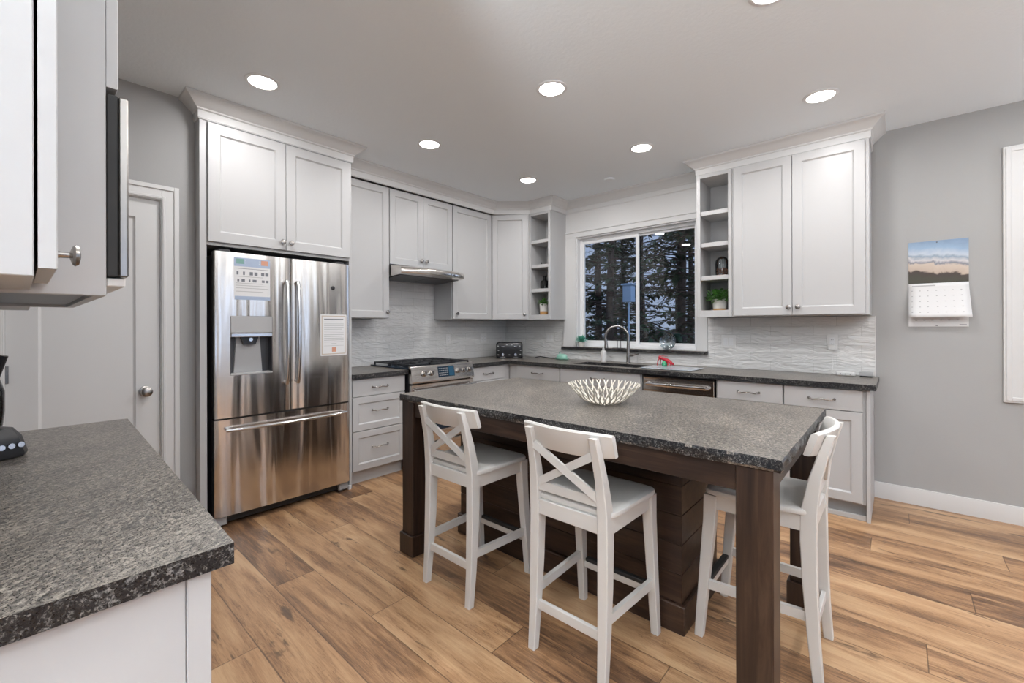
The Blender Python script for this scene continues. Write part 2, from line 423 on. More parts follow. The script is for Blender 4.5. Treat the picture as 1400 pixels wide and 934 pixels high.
# ------------------------------------------------------------------ room shell
m = MB(); m.box(XF-0.15, XR+0.15, YB-0.15, YW+0.2, -0.12, 0); struct('floor', m, 'floor', 0)
m = MB(); m.box(XF-0.15, XR+0.15, YB-0.15, YW+0.2, ZC, ZC+0.12); struct('ceiling', m, 'ceil', 0)
def wall_with_holes(name, fr, u0, u1, w0, w1, holes, mat='wall'):
    m = MB(); us = sorted({u0, u1} | {h[0] for h in holes} | {h[1] for h in holes}); 
    for a, b in zip(us[:-1], us[1:]):
        hs = [h for h in holes if h[0] <= a + 1e-6 and h[1] >= b - 1e-6]
        if not hs: m.box(a, b, 0, ZC, w0, w1, 0, fr)
        else:
            h = hs[0]
            if h[2] > 0: m.box(a, b, 0, h[2], w0, w1, 0, fr)
            m.box(a, b, h[3], ZC, w0, w1, 0, fr)
    return struct(name, m, mat, 0)
WX0, WX1, WZ0, WZ1 = -2.79, -1.43, 1.06, 2.33   # kitchen window opening
RX0, RX1, RZ0, RZ1 = 0.615, 2.4, 0.885, 2.38    # window at the right edge
wall_with_holes('wall_back', FW, XF-0.15, XR+0.15, -YW-0.15, -YW, [(WX0, WX1, WZ0, WZ1), (RX0, RX1, RZ0, RZ1)])
m = MB(); m.box(XF-0.15, XF, 0.752, YW, 0, ZC, 0); struct('wall_left', m, 'wall', 0)
DY0, DY1, DZ = -0.058, 0.578, 2.086
wall_with_holes('wall_pantry', FF, -0.40, 0.7535, XD-0.12, XD, [(DY0, DY1, 0, DZ)])
m = MB(); m.box(XF, XD-0.1205, 0.74, 0.7535, 0, ZC, 0); struct('wall_alcove', m, 'wall', 0)
m = MB(); m.box(XD-0.12, -0.93, -0.52, -0.40, 0, ZC, 0); struct('wall_partition', m, 'wall', 0)
m = MB(); m.box(XD-0.12, XD, YB-0.15, -0.52, 0, ZC, 0); struct('wall_side', m, 'wall', 0)
wall_with_holes('wall_right', FF, YB-0.15, YW+0.15, XR, XR+0.15, [(-2.9, -1.2, 0.1, 2.25), (0.2, 1.0, 0.6, 2.35), (1.5, 2.3, 0.6, 2.35), (2.8, 3.6, 0.6, 2.35)])
wall_with_holes('wall_rear', FW, XD-0.12, XR+0.15, -YB, -YB+0.15, [(-2.4, -0.5, 0.1, 2.25), (0.6, 2.6, 0.1, 2.25)])

# baseboards
def baseboard(name, fr, u0, u1, w):
    m = MB(); prof = [(0, 0), (0.014, 0), (0.014, 0.10), (0.010, 0.118), (0, 0.118)]
    m.loft([[fr((u, z, w+o)) for o, z in prof] for u in (u0, u1)]); struct(name, m, 'trim', 20)
baseboard('baseboard_back', FW, -0.13, XR, -YW)
baseboard('baseboard_pantry', FF, 0.668, 0.752, XD)
m = MB(); m.box(XR-0.014, XR, YB, YW-0.014, 0, 0.118, 0.002); struct('baseboard_right', m, 'trim')
m = MB(); m.box(-0.5, 0.6, YB, YB+0.014, 0, 0.118, 0.002); struct('baseboard_rear', m, 'trim')

# tiled splashback
def splash(name, boxes):
    m = MB()
    for b in boxes: m.box(*b)
    struct(name, m, 'tile', 0)
splash('backsplash_left', [(XF, XF+0.008, 1.785, YW, CT, 1.372), (XF, XF+0.008, 2.322, 3.112, 1.372, 1.89)])
splash('backsplash_back', [(XF+0.008, -2.966, YW-0.008, YW, CT, 1.372), (-2.966, -1.332, YW-0.008, YW, CT, 1.028), (-1.332, -0.125, YW-0.008, YW, CT, 1.372)])
m = MB(); m.box(-0.125, -0.119, YW-0.010, YW, CT, 1.372, 0.001); struct('trim_1', m, 'white')

# ------------------------------------------------------------------ kitchen window
def window(name, fr, u0, u1, v0, v1, w, depth=0.15, panes=2, split=None, sliders=True):
    root = bpy.data.objects.new(name, None); C.objects.link(root); root['kind'] = 'structure'; root.location = fr(((u0+u1)/2, v0, w-0.08))
    j = MB(); t = 0.012
    for b in ((u0, u0+t, v0, v1), (u1-t, u1, v0, v1), (u0+t, u1-t, v0, v0+t), (u0+t, u1-t, v1-t, v1)): j.box(*b, w-depth, w, 0.001, fr)
    obj('jamb', j, 'vinyl', root)
    a, b_ = u0+t, u1-t; c, d = v0+t, v1-t; ft = 0.03
    f = MB()
    for q in ((a, a+ft, c, d), (b_-ft, b_, c, d), (a+ft, b_-ft, c, c+ft), (a+ft, b_-ft, d-ft, d)): f.box(*q, w-0.13, w-0.06, 0.003, fr)
    obj('window_frame', f, 'vinyl', root)
    sp = split if split is not None else (a+b_)/2
    def sash(p0, p1, wo, st):
        s_ = MB()
        for q in ((p0, p0+st, c+ft-0.01, d-ft+0.01), (p1-st, p1, c+ft-0.01, d-ft+0.01), (p0+st, p1-st, c+ft-0.01, c+ft+st), (p0+st, p1-st, d-ft-st, d-ft+0.01)): s_.box(*q, wo-0.022, wo, 0.003, fr)
        so = obj('sash', s_, 'vinyl', root)
        g = MB(); g.box(p0+st-0.004, p1-st+0.004, c+ft+st-0.004, d-ft-st+0.004, wo-0.014, wo-0.010, 0, fr); obj('pane', g, 'pane', so)
    if panes == 2: sash(a+ft-0.01, sp+0.022, w-0.068, 0.034); sash(sp-0.012, b_-ft+0.01, w-0.094, 0.022)
    else:
        n = panes; W = (b_-a-2*ft+0.02)/n
        for i in range(n): sash(a+ft-0.01+i*W, a+ft-0.01+(i+1)*W, w-0.08, 0.035)
    return root
window('window_1', FW, WX0, WX1, WZ0, WZ1, -YW, split=-2.075)
window('window_2', FW, RX0, RX1, RZ0, RZ1, -YW)
for i, (a, b) in enumerate(((0.2, 1.0), (1.5, 2.3), (2.8, 3.6))):
    window('window_%d' % (i+3), Fr(0, 0, 0, -1), -b, -a, 0.6, 2.35, -XR, panes=1)
window('window_6', Fr(0, 0, 0, -1), 1.2, 2.9, 0.1, 2.25, -XR)
window('window_7', FL, 0.5, 2.4, 0.1, 2.25, YB)
window('window_8', FL, -2.6, -0.6, 0.1, 2.25, YB)

# casing, head board, sill of the kitchen window
m = MB(); m.box(-2.966, WX0, 1.06, WZ1-0.0005, -YW, -YW+0.02, 0.002, FW); m.box(WX1, -1.332, 1.06, WZ1-0.0005, -YW, -YW+0.02, 0.002, FW)
m.box(-2.966, -1.332, WZ1, 2.385, -YW, -YW+0.02, 0.002, FW); m.box(-2.975, -1.33, 2.385, 2.402, -YW, -YW+0.028, 0.003, FW)
struct('trim_2', m, 'trim')
m = MB(); m.box(-2.975, -1.30, 2.402, 2.64, -YW, -YW+0.014, 0.001, FW); struct('trim_3', m, 'trim')
m = MB(); m.box(-2.978, -1.326, YW-0.05, YW+0.001, 1.028, 1.06, 0.003); m.box(WX0+0.001, WX1-0.001, YW, YW+0.02, 1.045, 1.0605, 0)
stone_edges(struct('window_sill', m, 'granite'))
# casing of the window at the right edge
m = MB()
for k, (o, th) in enumerate(((0.0, 0.018), (0.012, 0.024))):
    i0 = 0.092-o
    a0, a1, b0, b1 = RX0-i0+0.0, RX1+i0, RZ0-i0, RZ1+i0
    ii = 0.0 if k == 0 else 0.055
    A0, A1, B0, B1 = RX0-ii, RX1+ii, RZ0-ii, RZ1+ii
    m.box(a0, A0, b0, b1, -YW, -YW+th, 0.002, FW); m.box(A1, a1, b0, b1, -YW, -YW+th, 0.002, FW)
    m.box(A0, A1, b0, B0, -YW, -YW+th, 0.002, FW); m.box(A0, A1, B1, b1, -YW, -YW+th, 0.002, FW)
struct('trim_4', m, 'trim')

# ------------------------------------------------------------------ pantry door
dr = bpy.data.objects.new('door_1', None); C.objects.link(dr); dr['kind'] = 'structure'; dr.location = (XD-0.03, 0.26, 0)
m = MB(); shaker(m, FF, DY0+0.004, DY1-0.004, 0.008, DZ-0.004, XD-0.05, 0.035, 0.115, 0.010, 0.012); obj('slab', m, 'trim', dr)
m = MB(); m.lathe((XD-0.015, 0.503, 0.915), (1, 0, 0), [(0.032, 0), (0.032, 0.006), (0.014, 0.010), (0.012, 0.034), (0.024, 0.040), (0.029, 0.052), (0.027, 0.062), (0.016, 0.068)], 24); obj('knob', m, 'nickel', dr)
for z in (0.25, 1.06, 1.9):
    m = MB(); m.cyl((XD-0.008, DY0+0.003, z-0.045), (0, 0, 1), 0.006, 0.09, 10); m.box(XD-0.012, XD-0.002, DY0-0.010, DY0+0.016, z-0.045, z+0.045, 0.001); obj('hinge', m, 'nickel', dr)
m = MB()
for o, i0, th in ((0.088, 0.0, 0.014), (0.088, 0.062, 0.022), (0.022, 0.006, 0.018)):
    m.box(DY0-o, DY0-i0, 0, DZ+o, XD, XD+th, 0.002, FF); m.box(DY1+i0, DY1+o, 0, DZ+o, XD, XD+th, 0.002, FF); m.box(DY0-i0, DY1+i0, DZ+i0, DZ+o, XD, XD+th, 0.002, FF)
m.box(DY0, DY0+0.004, 0, DZ, XD-0.1, XD, 0, FF); m.box(DY1-0.004, DY1, 0, DZ, XD-0.1, XD, 0, FF); m.box(DY0, DY1, DZ-0.004, DZ, XD-0.1, XD, 0, FF)
struct('trim_5', m, 'trim')

# ------------------------------------------------------------------ crown mouldings
def crown_prof(z0, o1=0.088):
    return [(-0.012, ZC-0.0005), (-0.012, z0), (0.006, z0), (0.006, z0+0.004), (0.010, z0+0.006), (0.010, z0+0.052), (0.018, z0+0.058), (0.020, z0+0.066), (0.034, z0+0.076), (0.056, z0+0.098), (0.070, z0+0.112), (o1-0.004, z0+0.118), (o1, z0+0.124), (o1, ZC-0.0005)]
ZT = 2.622
m = MB(); m.sweep([(XF+0.36, 1.80), (XF+0.36, 3.735), (-3.235, 4.02), (-2.925, 4.02), (-2.925, YW-0.014), (-1.318, YW-0.014)], crown_prof(ZT), side=1)
struct('trim_6', m, 'trim', 25)
m = MB(); m.sweep([(-1.318, YW-0.002), (-1.318, 3.995), (-0.143, 3.995), (-0.143, YW-0.002)], crown_prof(ZT), side=1)
struct('trim_7', m, 'trim', 25)

# ------------------------------------------------------------------ ceiling lights
def can(x, y, i):
    t = thing('recessed_light', LIGHT_LABELS.get(i, 'unseen recessed ceiling light added over the room behind the viewer'), 'ceiling light', (x, y, ZC), 'recessed ceiling lights')
    r = MB(); r.lathe((x, y, ZC), (0, 0, -1), [(0.094, 0.0), (0.094, 0.003), (0.088, 0.006), (0.076, 0.007), (0.073, 0.002)], 36); obj('trim_ring', r, 'vinyl', t)
    d = MB(); d.lathe((x, y, ZC-0.001), (0, 0, -1), [(0.073, 0.0), (0.073, 0.003), (0.05, 0.006), (0.02, 0.0075), (0.001, 0.008)], 32); obj('diffuser', d, 'lamp', t)
    L = bpy.data.lights.new('bulb', 'AREA'); L.shape = 'DISK'; L.size = 0.14; L.energy = CAN_WATTS; L.color = CAN_COLOR
    lo = bpy.data.objects.new('bulb', L); C.objects.link(lo); lo.parent = t; lo.location = (0, 0, -0.014)
LIGHT_LABELS = {0: 'round recessed ceiling light in front of the fridge, nearest the left wall', 1: 'round recessed ceiling light above the aisle before the range hood',
    2: 'small-looking round recessed ceiling light by the corner shelf cabinet', 3: 'round recessed ceiling light above the middle of the island, largest in the centre',
    4: 'round recessed ceiling light in front of the kitchen window', 5: 'round recessed ceiling light in front of the wide right wall cabinets', 6: 'round recessed ceiling light half cut off by the top edge of the photo'}
for i, (x, y) in enumerate([(-2.803, 0.959), (-2.776, 2.174), (-2.731, 3.365), (-1.572, 2.167), (-1.551, 3.379), (-0.357, 3.378), (-0.40, 2.17),
        (-1.57, 0.96), (0.85, 3.38), (0.85, 2.17), (0.85, 0.96), (-0.36, -1.0), (2.1, 0.96), (2.1, 2.6), (2.1, -1.0), (-1.8, -1.8), (0.4, -2.4), (2.0, -2.6)]):  # lights in this row are unseen, added to even out the light
    can(x, y, i)
def fill_uplighter(x, y, label, k=1.0):  # unseen uplighters, added to bounce even fill light off the ceiling
    t = thing('added_fill_lamp', label, 'fill lamp', (x, y, 0), 'unseen fill lamps added behind the viewer')
    m = MB(); m.lathe((x, y, 0), (0, 0, 1), [(0.14, 0), (0.14, 0.02), (0.02, 0.03)], 28); obj('base', m, 'nickel', t)
    m = MB(); m.cyl((x, y, 0.03), (0, 0, 1), 0.012, 1.60, 12); obj('pole', m, 'nickel', t)
    m = MB(); m.lathe((x, y, 1.60), (0, 0, 1), [(0.02, 0), (0.12, 0.04), (0.18, 0.10), (0.175, 0.10), (0.115, 0.05), (0.01, 0.03)], 32); obj('bowl', m, 'vinyl', t, 50)
    L = bpy.data.lights.new('fill_light', 'AREA'); L.shape = 'DISK'; L.size = 0.22; L.energy = FILL_WATTS*k; L.color = (0.93, 0.965, 1.0)
    lo = bpy.data.objects.new('fill_light', L); C.objects.link(lo); lo.parent = t; lo.location = (0, 0, 1.695); lo.rotation_euler = (PI, 0, 0)
for x, y, k in ((2.4, 1.0, 0.5), (1.5, -1.1, 1.1), (-0.45, -0.95, 1.7), (0.4, -2.3, 1.0), (2.6, 3.5, 0.6)): fill_uplighter(x, y, 'unseen uplighter added behind the viewer as fill light', k)
m = MB(); m.lathe((-2.122, 3.889, ZC), (0, 0, -1), [(0.052, 0), (0.052, 0.008), (0.044, 0.014), (0.02, 0.015), (0.001, 0.015)], 28)
tag(obj('ceiling_sensor', m, 'ceil', loc=(-2.122, 3.889, ZC)), 'small unlit round disc on the ceiling above the sink', 'ceiling sensor')

# ------------------------------------------------------------------ wall cabinets on the fridge wall
def carcass(t, fr, u0, u1, v0, v1, w0, w1, mat='cab', name='body'):
    m = MB(); m.box(u0, u1, v0, v1, w0, w1, 0.0012, fr); return obj(name, m, mat, t)
def door(t, fr, u0, u1, v0, v1, w, kn=None, rail=0.06):
    m = MB(); shaker(m, fr, u0, u1, v0, v1, w, rail=rail); o = obj('door', m, 'cab', t)
    if kn: knob(o, fr, kn[0], kn[1], w+0.02)
    return o
# fridge surround with the deep cabinet over it
t = thing('fridge_cabinet', 'tall white surround with two doors above the stainless fridge', 'cabinet', (-3.6, 1.27, 0))
XS = -3.285
m = MB(); m.box(XF+0.002, XS, 0.754, 0.792, 0, ZT, 0.0015); obj('side_panel', m, 'cab', t)
m = MB(); m.box(XF+0.002, XS, 1.760, 1.782, 0, ZT, 0.0015); obj('side_panel', m, 'cab', t)
m = MB(); m.box(XF+0.002, XS-0.001, 0.792, 1.760, 1.83, ZT, 0.001); obj('body', m, 'cab', t)
door(t, FF, 0.796, 1.268, 1.852, 2.612, XS+0.001, (1.242, 1.905), 0.065)
door(t, FF, 1.272, 1.760, 1.852, 2.612, XS+0.001, (1.300, 1.905), 0.065)
m = MB(); m.sweep([(XD-0.1, 0.754), (XS+0.004, 0.754), (XS+0.004, 1.784), (XF+0.06, 1.784)], crown_prof(ZT), side=1)
# the wall return sits behind the left end
obj('crown_moulding', m, 'trim', t, 25)

XU = -3.60
UB = 1.378
def upper(label, fr, u0, u1, v0, v1, w_back, w_front, doors, name='wall_cabinet', loc=None):
    t = thing(name, label, 'cabinet', loc or fr(((u0+u1)/2, v0, (w_back+w_front)/2)))
    carcass(t, fr, u0, u1, v0, v1, w_back, w_front)
    for d in doors: door(t, fr, *d[:4], w_front+0.001, d[4] if len(d) > 4 else None)
    return t
upper('tall white single-door wall cabinet between fridge and range hood', FF, 1.786, 2.326, UB, ZT, XF+0.009, XU, [(1.812, 2.322, UB+0.006, ZT-0.008, (2.296, UB+0.062))])
upper('short white two-door wall cabinet above the steel range hood', FF, 2.328, 3.112, 1.892, ZT, XF+0.009, XU, [(2.332, 2.722, 1.898, ZT-0.008, (2.694, 1.96)), (2.726, 3.108, 1.898, ZT-0.008, (2.756, 1.96))])
upper('tall white wall cabinet right of the range hood, knob at its lower left', FF, 3.114, 3.722, UB, ZT, XF+0.009, XU, [(3.120, 3.712, UB+0.006, ZT-0.008, (3.168, UB+0.062))])
# diagonal corner cabinet
t = thing('corner_cabinet', 'white corner wall cabinet with a door set at an angle', 'cabinet', (-3.6, 4.05, UB))
ax, ay, bx_, by_ = -3.60, 3.726, -3.245, 4.000
m = MB(); m.prism([(XF+0.010, 3.726), (ax, ay), (bx_, by_), (bx_, YW-0.010), (XF+0.010, YW-0.010)], UB, ZT); obj('body', m, 'cab', t, 10)
FD = Fr(ax, ay, bx_-ax, by_-ay); LD = math.hypot(bx_-ax, by_-ay)
door(t, FD, 0.022, LD-0.012, UB+0.006, ZT-0.008, 0.001, (LD-0.045, UB+0.062), 0.058)
# open shelf cabinets
def open_shelves(label, x0, x1, yf, shelves, stile=0.030, rail=0.045):
    t = thing('open_shelf_cabinet', label, 'shelf cabinet', ((x0+x1)/2, (yf+YW)/2, UB))
    yb = YW-0.010
    m = MB(); b = 0.0012
    m.box(x0, x0+0.018, yf+0.018, yb, UB, ZT, b); m.box(x1-0.018, x1, yf+0.018, yb, UB, ZT, b)
    m.box(x0+0.018, x1-0.018, yb-0.008, yb, UB, ZT); m.box(x0+0.018, x1-0.018, yf+0.018, yb-0.008, UB, UB+rail); m.box(x0+0.018, x1-0.018, yf+0.018, yb-0.008, ZT-0.03, ZT)
    obj('body', m, 'cab', t)
    m = MB(); m.box(x0, x0+stile, yf, yf+0.0175, UB, ZT, b); m.box(x1-stile, x1, yf, yf+0.0175, UB, ZT, b)
    m.box(x0+stile, x1-stile, yf, yf+0.0175, UB, UB+rail+0.012, b); m.box(x0+stile, x1-stile, yf, yf+0.0175, ZT-0.03, ZT, b)
    obj('face_frame', m, 'cab', t)
    for z in shelves:
        m = MB(); m.box(x0+0.019, x1-0.019, yf+0.019, yb-0.009, z-0.019, z+0.019, 0.002)
        obj('shelf', m, 'cab', t)
    return t
open_shelves('narrow white open shelf cabinet between corner cabinet and window', -3.243, -2.928, 4.0, (2.288, 2.000, 1.718))
open_shelves('narrow white open shelf cabinet right of the window holding a leafy plant', -1.318, -1.031, 3.98, (2.285, 2.008, 1.718))
# right pair
t = upper('wide white two-door wall cabinet over the right end of the counter', FW, -1.029, -0.143, UB, ZT, -YW+0.010, -3.98, [(-1.012, -0.603, UB+0.006, ZT-0.008, (-0.622, UB+0.066)), (-0.599, -0.166, UB+0.006, ZT-0.008, (-0.562, UB+0.066))])

# ------------------------------------------------------------------ base cabinets
TK = 0.105
def base(label, fr, u0, u1, w_back, w_front, fronts, toe=True, name='base_cabinet', toe_d=0.07, sink=False):
    t = thing(name, label, 'cabinet', fr(((u0+u1)/2, 0, (w_back+w_front)/2)))
    m = MB()
    if sink:   # open-topped carcass round the basin
        m.box(u0, u1, TK, 0.69, w_back, w_front, 0.001, fr); m.box(u0, u0+0.018, 0.6905, 0.875, w_back, w_front, 0, fr); m.box(u1-0.018, u1, 0.6905, 0.875, w_back, w_front, 0, fr)
        m.box(u0+0.0185, u1-0.0185, 0.6905, 0.875, w_front-0.018, w_front, 0, fr)
    else: m.box(u0, u1, TK, 0.875, w_back, w_front, 0.001, fr)
    obj('body', m, 'cab', t)
    m = MB(); m.box(u0+0.001, u1-0.001, 0, TK-0.001, w_back, w_front-toe_d, 0, fr); obj('toe_kick', m, 'cab', t)
    for kind, a, b, c, d, h in fronts:
        m = MB()
        if kind == 'slab' or kind == 'plain': slab(m, fr, a, b, c, d, w_front+0.001)
        else: shaker(m, fr, a, b, c, d, w_front+0.001, rail=0.058 if kind != 'sd' else 0.052)
        o = obj('drawer' if kind in ('slab', 'sd') else ('panel' if kind == 'plain' else 'door'), m, 'cab', t)
        if h == 'pull': pull(o, fr, (a+b)/2, (c+d)/2 + (0.0 if kind != 'sd' else 0.02), w_front+0.021)
        elif h: knob(o, fr, h[0], h[1], w_front+0.021)
    return t
XB = -3.31
base('white three-drawer base cabinet between fridge and range', FF, 1.784, 2.300, XF+0.01, XB, [('slab', 1.792, 2.294, 0.727, 0.868, 'pull'), ('sd', 1.792, 2.294, 0.444, 0.721, 'pull'), ('sd', 1.792, 2.294, 0.118, 0.438, 'pull')], toe_d=0.045)
base('white base cabinet right of the range, running into the corner', FF, 3.094, 3.7285, XF+0.01, XB, [('slab', 3.104, 3.62, 0.727, 0.868, 'pull'), ('door', 3.104, 3.62, 0.118, 0.721, (3.14, 0.66))])
YC = -3.73
base('white base cabinet with drawer, left of the sink front', FW, -3.309, -2.600, -YW+0.01, YC, [('slab', -3.175, -2.604, 0.727, 0.868, 'pull'), ('door', -3.175, -2.604, 0.118, 0.721, (-2.64, 0.66))])
base('white sink base cabinet with a wide plain top front', FW, -2.598, -1.712, -YW+0.01, YC, [('slab', -2.592, -1.722, 0.727, 0.868, 'pull'), ('door', -2.592, -2.159, 0.118, 0.721, (-2.19, 0.66)), ('door', -2.155, -1.722, 0.118, 0.721, (-2.12, 0.66))], sink=True)
base('white base cabinet with drawer just right of the dishwasher', FW, -1.084, -0.622, -YW+0.01, YC, [('slab', -1.072, -0.624, 0.727, 0.868, 'pull'), ('door', -1.072, -0.624, 0.118, 0.721, (-0.66, 0.66))])
t = base('white base cabinet at the right end of the window wall', FW, -0.620, -0.152, -YW+0.01, YC, [('slab', -0.614, -0.170, 0.727, 0.868, 'pull'), ('door', -0.614, -0.170, 0.118, 0.721, (-0.575, 0.66))])
m = MB(); m.box(-0.151, -0.130, 3.712, YW-0.016, 0, 0.875, 0.0015); obj('end_panel', m, 'cab', t)
m = MB(); m.box(-1.083, -0.152, 3.728, 3.745, 0, 0.034, 0.003); obj('base_moulding', m, 'cab', t)

# ------------------------------------------------------------------ worktops
def top(label, boxes, poly=None):
    m = MB()
    for b in boxes: m.box(*b, 0.876, CT, 0.0)
    if poly: m.prism(poly, 0.876, CT)
    o = obj('countertop', m, 'granite', None, 0, loc=(sum(v.x for v in m.v)/len(m.v), sum(v.y for v in m.v)/len(m.v), 0.876))
    stone_edges(o)
    return tag(o, label, 'countertop')
top('short dark granite countertop between fridge and range', [(XF+0.009, -3.26, 1.785, 2.304)])
SX0, SX1, SY0, SY1 = -2.50, -1.80, 3.80, 4.10
top('long dark granite countertop running through the corner past sink to the right end', [(XF+0.009, -3.26, 3.092, YW-0.009), (-3.26, SX0, 3.68, YW-0.009), (SX0, SX1, 3.68, SY0), (SX0, SX1, SY1, YW-0.009), (SX1, -0.10, 3.68, YW-0.009)])
top('dark granite countertop in the near left corner of the photo', [], [(-0.896, 0.257), (-2.452, 0.303), (-2.44, -0.398), (-0.896, -0.398)])
# sink
m = MB()
m.box(SX0-0.012, SX1+0.012, SY0-0.012, SY1+0.012, 0.70, 0.706)
for b in ((SX0-0.012, SX0-0.004, SY0-0.012, SY1+0.012), (SX1+0.004, SX1+0.012, SY0-0.012, SY1+0.012), (SX0-0.004, SX1+0.004, SY0-0.012, SY0-0.004), (SX0-0.004, SX1+0.004, SY1+0.004, SY1+0.012)): m.box(*b, 0.706, 0.875)
m.box(-2.16, -2.145, SY0-0.004, SY1+0.004, 0.706, 0.86, 0.003)
tag(obj('sink', m, 'darkgrey', loc=(-2.15, 3.95, 0.70)), 'black undermount double sink under the kitchen window', 'sink')

# ------------------------------------------------------------------ near left run (partly in view)
t = thing('base_cabinet', 'white base cabinet end panel under the near left countertop', 'cabinet', (-1.6, -0.1, 0))
m = MB(); m.prism([(-0.93, 0.205), (-2.44, 0.205), (-2.44, -0.398), (-0.93, -0.398)], TK, 0.875); obj('body', m, 'cab', t, 10)
m = MB(); m.prism([(-0.95, 0.14), (-2.43, 0.14), (-2.43, -0.398), (-0.95, -0.398)], 0, TK-0.001); obj('toe_kick', m, 'cab', t, 10)
m = MB(); m.box(-0.929, -0.912, 0.190, 0.226, 0, 0.875, 0.002); obj('corner_stile', m, 'cab', t)
m = MB(); m.box(-0.929, -0.918, -0.398, 0.1895, 0, 0.875, 0.001); obj('end_panel', m, 'cab', t)
for k in range(3):
    m = MB(); shaker(m, FL, 0.95+k*0.495, 0.95+k*0.495+0.485, 0.118, 0.868, 0.206); obj('door', m, 'cab', t)

XE = -0.855
ZB = 1.372
t = thing('wall_cabinet', 'white wall cabinet cut off by the top left edge of the photo', 'cabinet', (-1.0, -0.2, ZB))
m = MB(); m.box(XE-0.305, XE, -0.398, -0.002+0.014, ZB, ZC-0.002, 0.0015)
obj('body', m, 'cab', t)
m = MB(); m.box(XE-0.285, XE-0.02, -0.39, -0.03, ZB-0.0015, ZB+0.0005); obj('underside', m, 'raw', t)
m = MB(); shaker(m, FL, -XE, -XE+0.302, ZB+0.012, 2.64, 0.0155, 0.0185); dd = obj('door', m, 'cab', t)
m = MB(); fr = FL
m.lathe((XE-0.035, 0.034, 1.408), (0, 1, 0), [(0.006, 0), (0.0045, 0.004), (0.004, 0.013), (0.013, 0.016), (0.0155, 0.019), (0.013, 0.023), (0.004, 0.025)], 20); obj('knob', m, 'nickel', dd)
t = thing('microwave_cabinet', 'deep white wall cabinet around the built-in microwave, left edge', 'cabinet', (-1.55, -0.1, ZB))
X1, X2, YM = -1.165, -1.945, 0.113
m = MB(); m.box(X1-0.019, X1, -0.398, YM, ZB-0.006, ZC-0.002, 0.0015); obj('side_panel', m, 'cab', t)
m = MB(); m.box(X2, X2+0.019, -0.398, YM, ZB-0.006, ZC-0.002, 0.0015); obj('side_panel', m, 'cab', t)
m = MB(); m.box(X2+0.019, X1-0.019, -0.398, YM-0.002, 1.775, ZC-0.002); m.box(X2+0.019, X1-0.019, -0.398, -0.39, ZB, 1.775); obj('body', m, 'cab', t)
m = MB(); m.box(X2+0.019, X1-0.019, YM-0.018, YM, ZB-0.006, 1.398, 0.001); obj('light_rail', m, 'cab', t)
m = MB(); m.box(X2+0.02, X1-0.02, -0.388, YM-0.019, 1.374, 1.386); obj('base_shelf', m, 'slate', t)
m = MB(); shaker(m, FL, -X1+0.004, -X2-0.004, 1.782, ZC-0.03, YM+0.001, 0.018); obj('door', m, 'cab', t)
t = thing('microwave', 'black microwave with steel front edge seen from the side, top left', 'microwave', (-1.55, -0.1, 1.39))
m = MB(); m.box(X2+0.026, X1-0.024, -0.36, YM-0.004, 1.402, 1.770, 0.002); obj('body', m, 'black', t)
m = MB(); m.box(X2+0.002, X1+0.0, YM+0.001, YM+0.018, 1.405, 1.768, 0.002); obj('door', m, 'rubber', t)
m = MB(); m.box(X2+0.002, X1+0.0, YM+0.0185, YM+0.034, 1.405, 1.768, 0.003); obj('front_trim', m, 'nickel', t)
m = MB(); m.box(X2+0.01, X1-0.01, YM+0.001, YM+0.030, 1.386, 1.403, 0.002); obj('bottom_vent', m, 'white', t)
t = thing('wall_cabinet', 'white shallow wall cabinet beyond the microwave, only its underside edge seen', 'cabinet', (-2.2, -0.2, ZB))
m = MB(); m.box(-2.44, X2-0.002, -0.398, 0.02, ZB-0.004, ZC-0.002, 0.0015); obj('body', m, 'cab', t)
m = MB(); shaker(m, FL, -X2+0.004, 2.438, ZB+0.01, 2.64, 0.0215, 0.0185); obj('door', m, 'cab', t)

# ------------------------------------------------------------------ refrigerator
FX = -3.245
FY0, FY1, FYM = 0.822, 1.742, 1.296
t = thing('refrigerator', 'stainless French-door fridge with water dispenser and bottom freezer', 'fridge', (-3.55, 1.28, 0))
m = MB(); m.box(XF+0.05, FX-0.075, FY0+0.006, FY1-0.006, 0.05, 1.775, 0.004); obj('body', m, 'darkgrey', t)
def bow(y, y0, y1): q = (y-y0)/(y1-y0)*2-1; return FX + 0.012*(1-q*q) - 0.010*max(0, abs(q)-0.955)**1.0/0.045*1.0
def panel_front(m, y0, y1, z0, z1, ys_extra=(), zs_extra=(), hole=None, x_back=None, ny=22, bulge=None):
    x_back = x_back or FX-0.062
    ys = sorted(set([y0 + (y1-y0)*i/ny for i in range(ny+1)] + [y0+0.006, y1-0.006] + list(ys_extra))); zs = sorted(set([z0, z1] + list(zs_extra)))
    bf = bulge or (lambda y: bow(y, y0, y1))
    vid = {}; vs = []
    for i, y in enumerate(ys):
        for j, z in enumerate(zs): vid[i, j] = len(vs); vs.append((bf(y), y, z))
    fs = []
    for i in range(len(ys)-1):
        for j in range(len(zs)-1):
            if hole and hole[0]-1e-6 <= ys[i] and ys[i+1] <= hole[1]+1e-6 and hole[2]-1e-6 <= zs[j] and zs[j+1] <= hole[3]+1e-6: continue
            fs.append((vid[i, j], vid[i+1, j], vid[i+1, j+1], vid[i, j+1]))
    m.add(vs, fs)
    # sides, back
    for (ya, yb) in ((y0, y0), (y1, y1)): m.add([(x_back, ya, z0), (bf(ya), ya, z0), (bf(ya), ya, z1), (x_back, ya, z1)], [(0, 1, 2, 3)])
    for z in (z0, z1):
        n = len(ys); m.add([(bf(y), y, z) for y in ys] + [(x_back, y, z) for y in ys], [(i, i+1, n+i+1, n+i) for i in range(n-1)])
    m.add([(x_back, y0, z0), (x_back, y1, z0), (x_back, y1, z1), (x_back, y0, z1)], [(0, 1, 2, 3)])
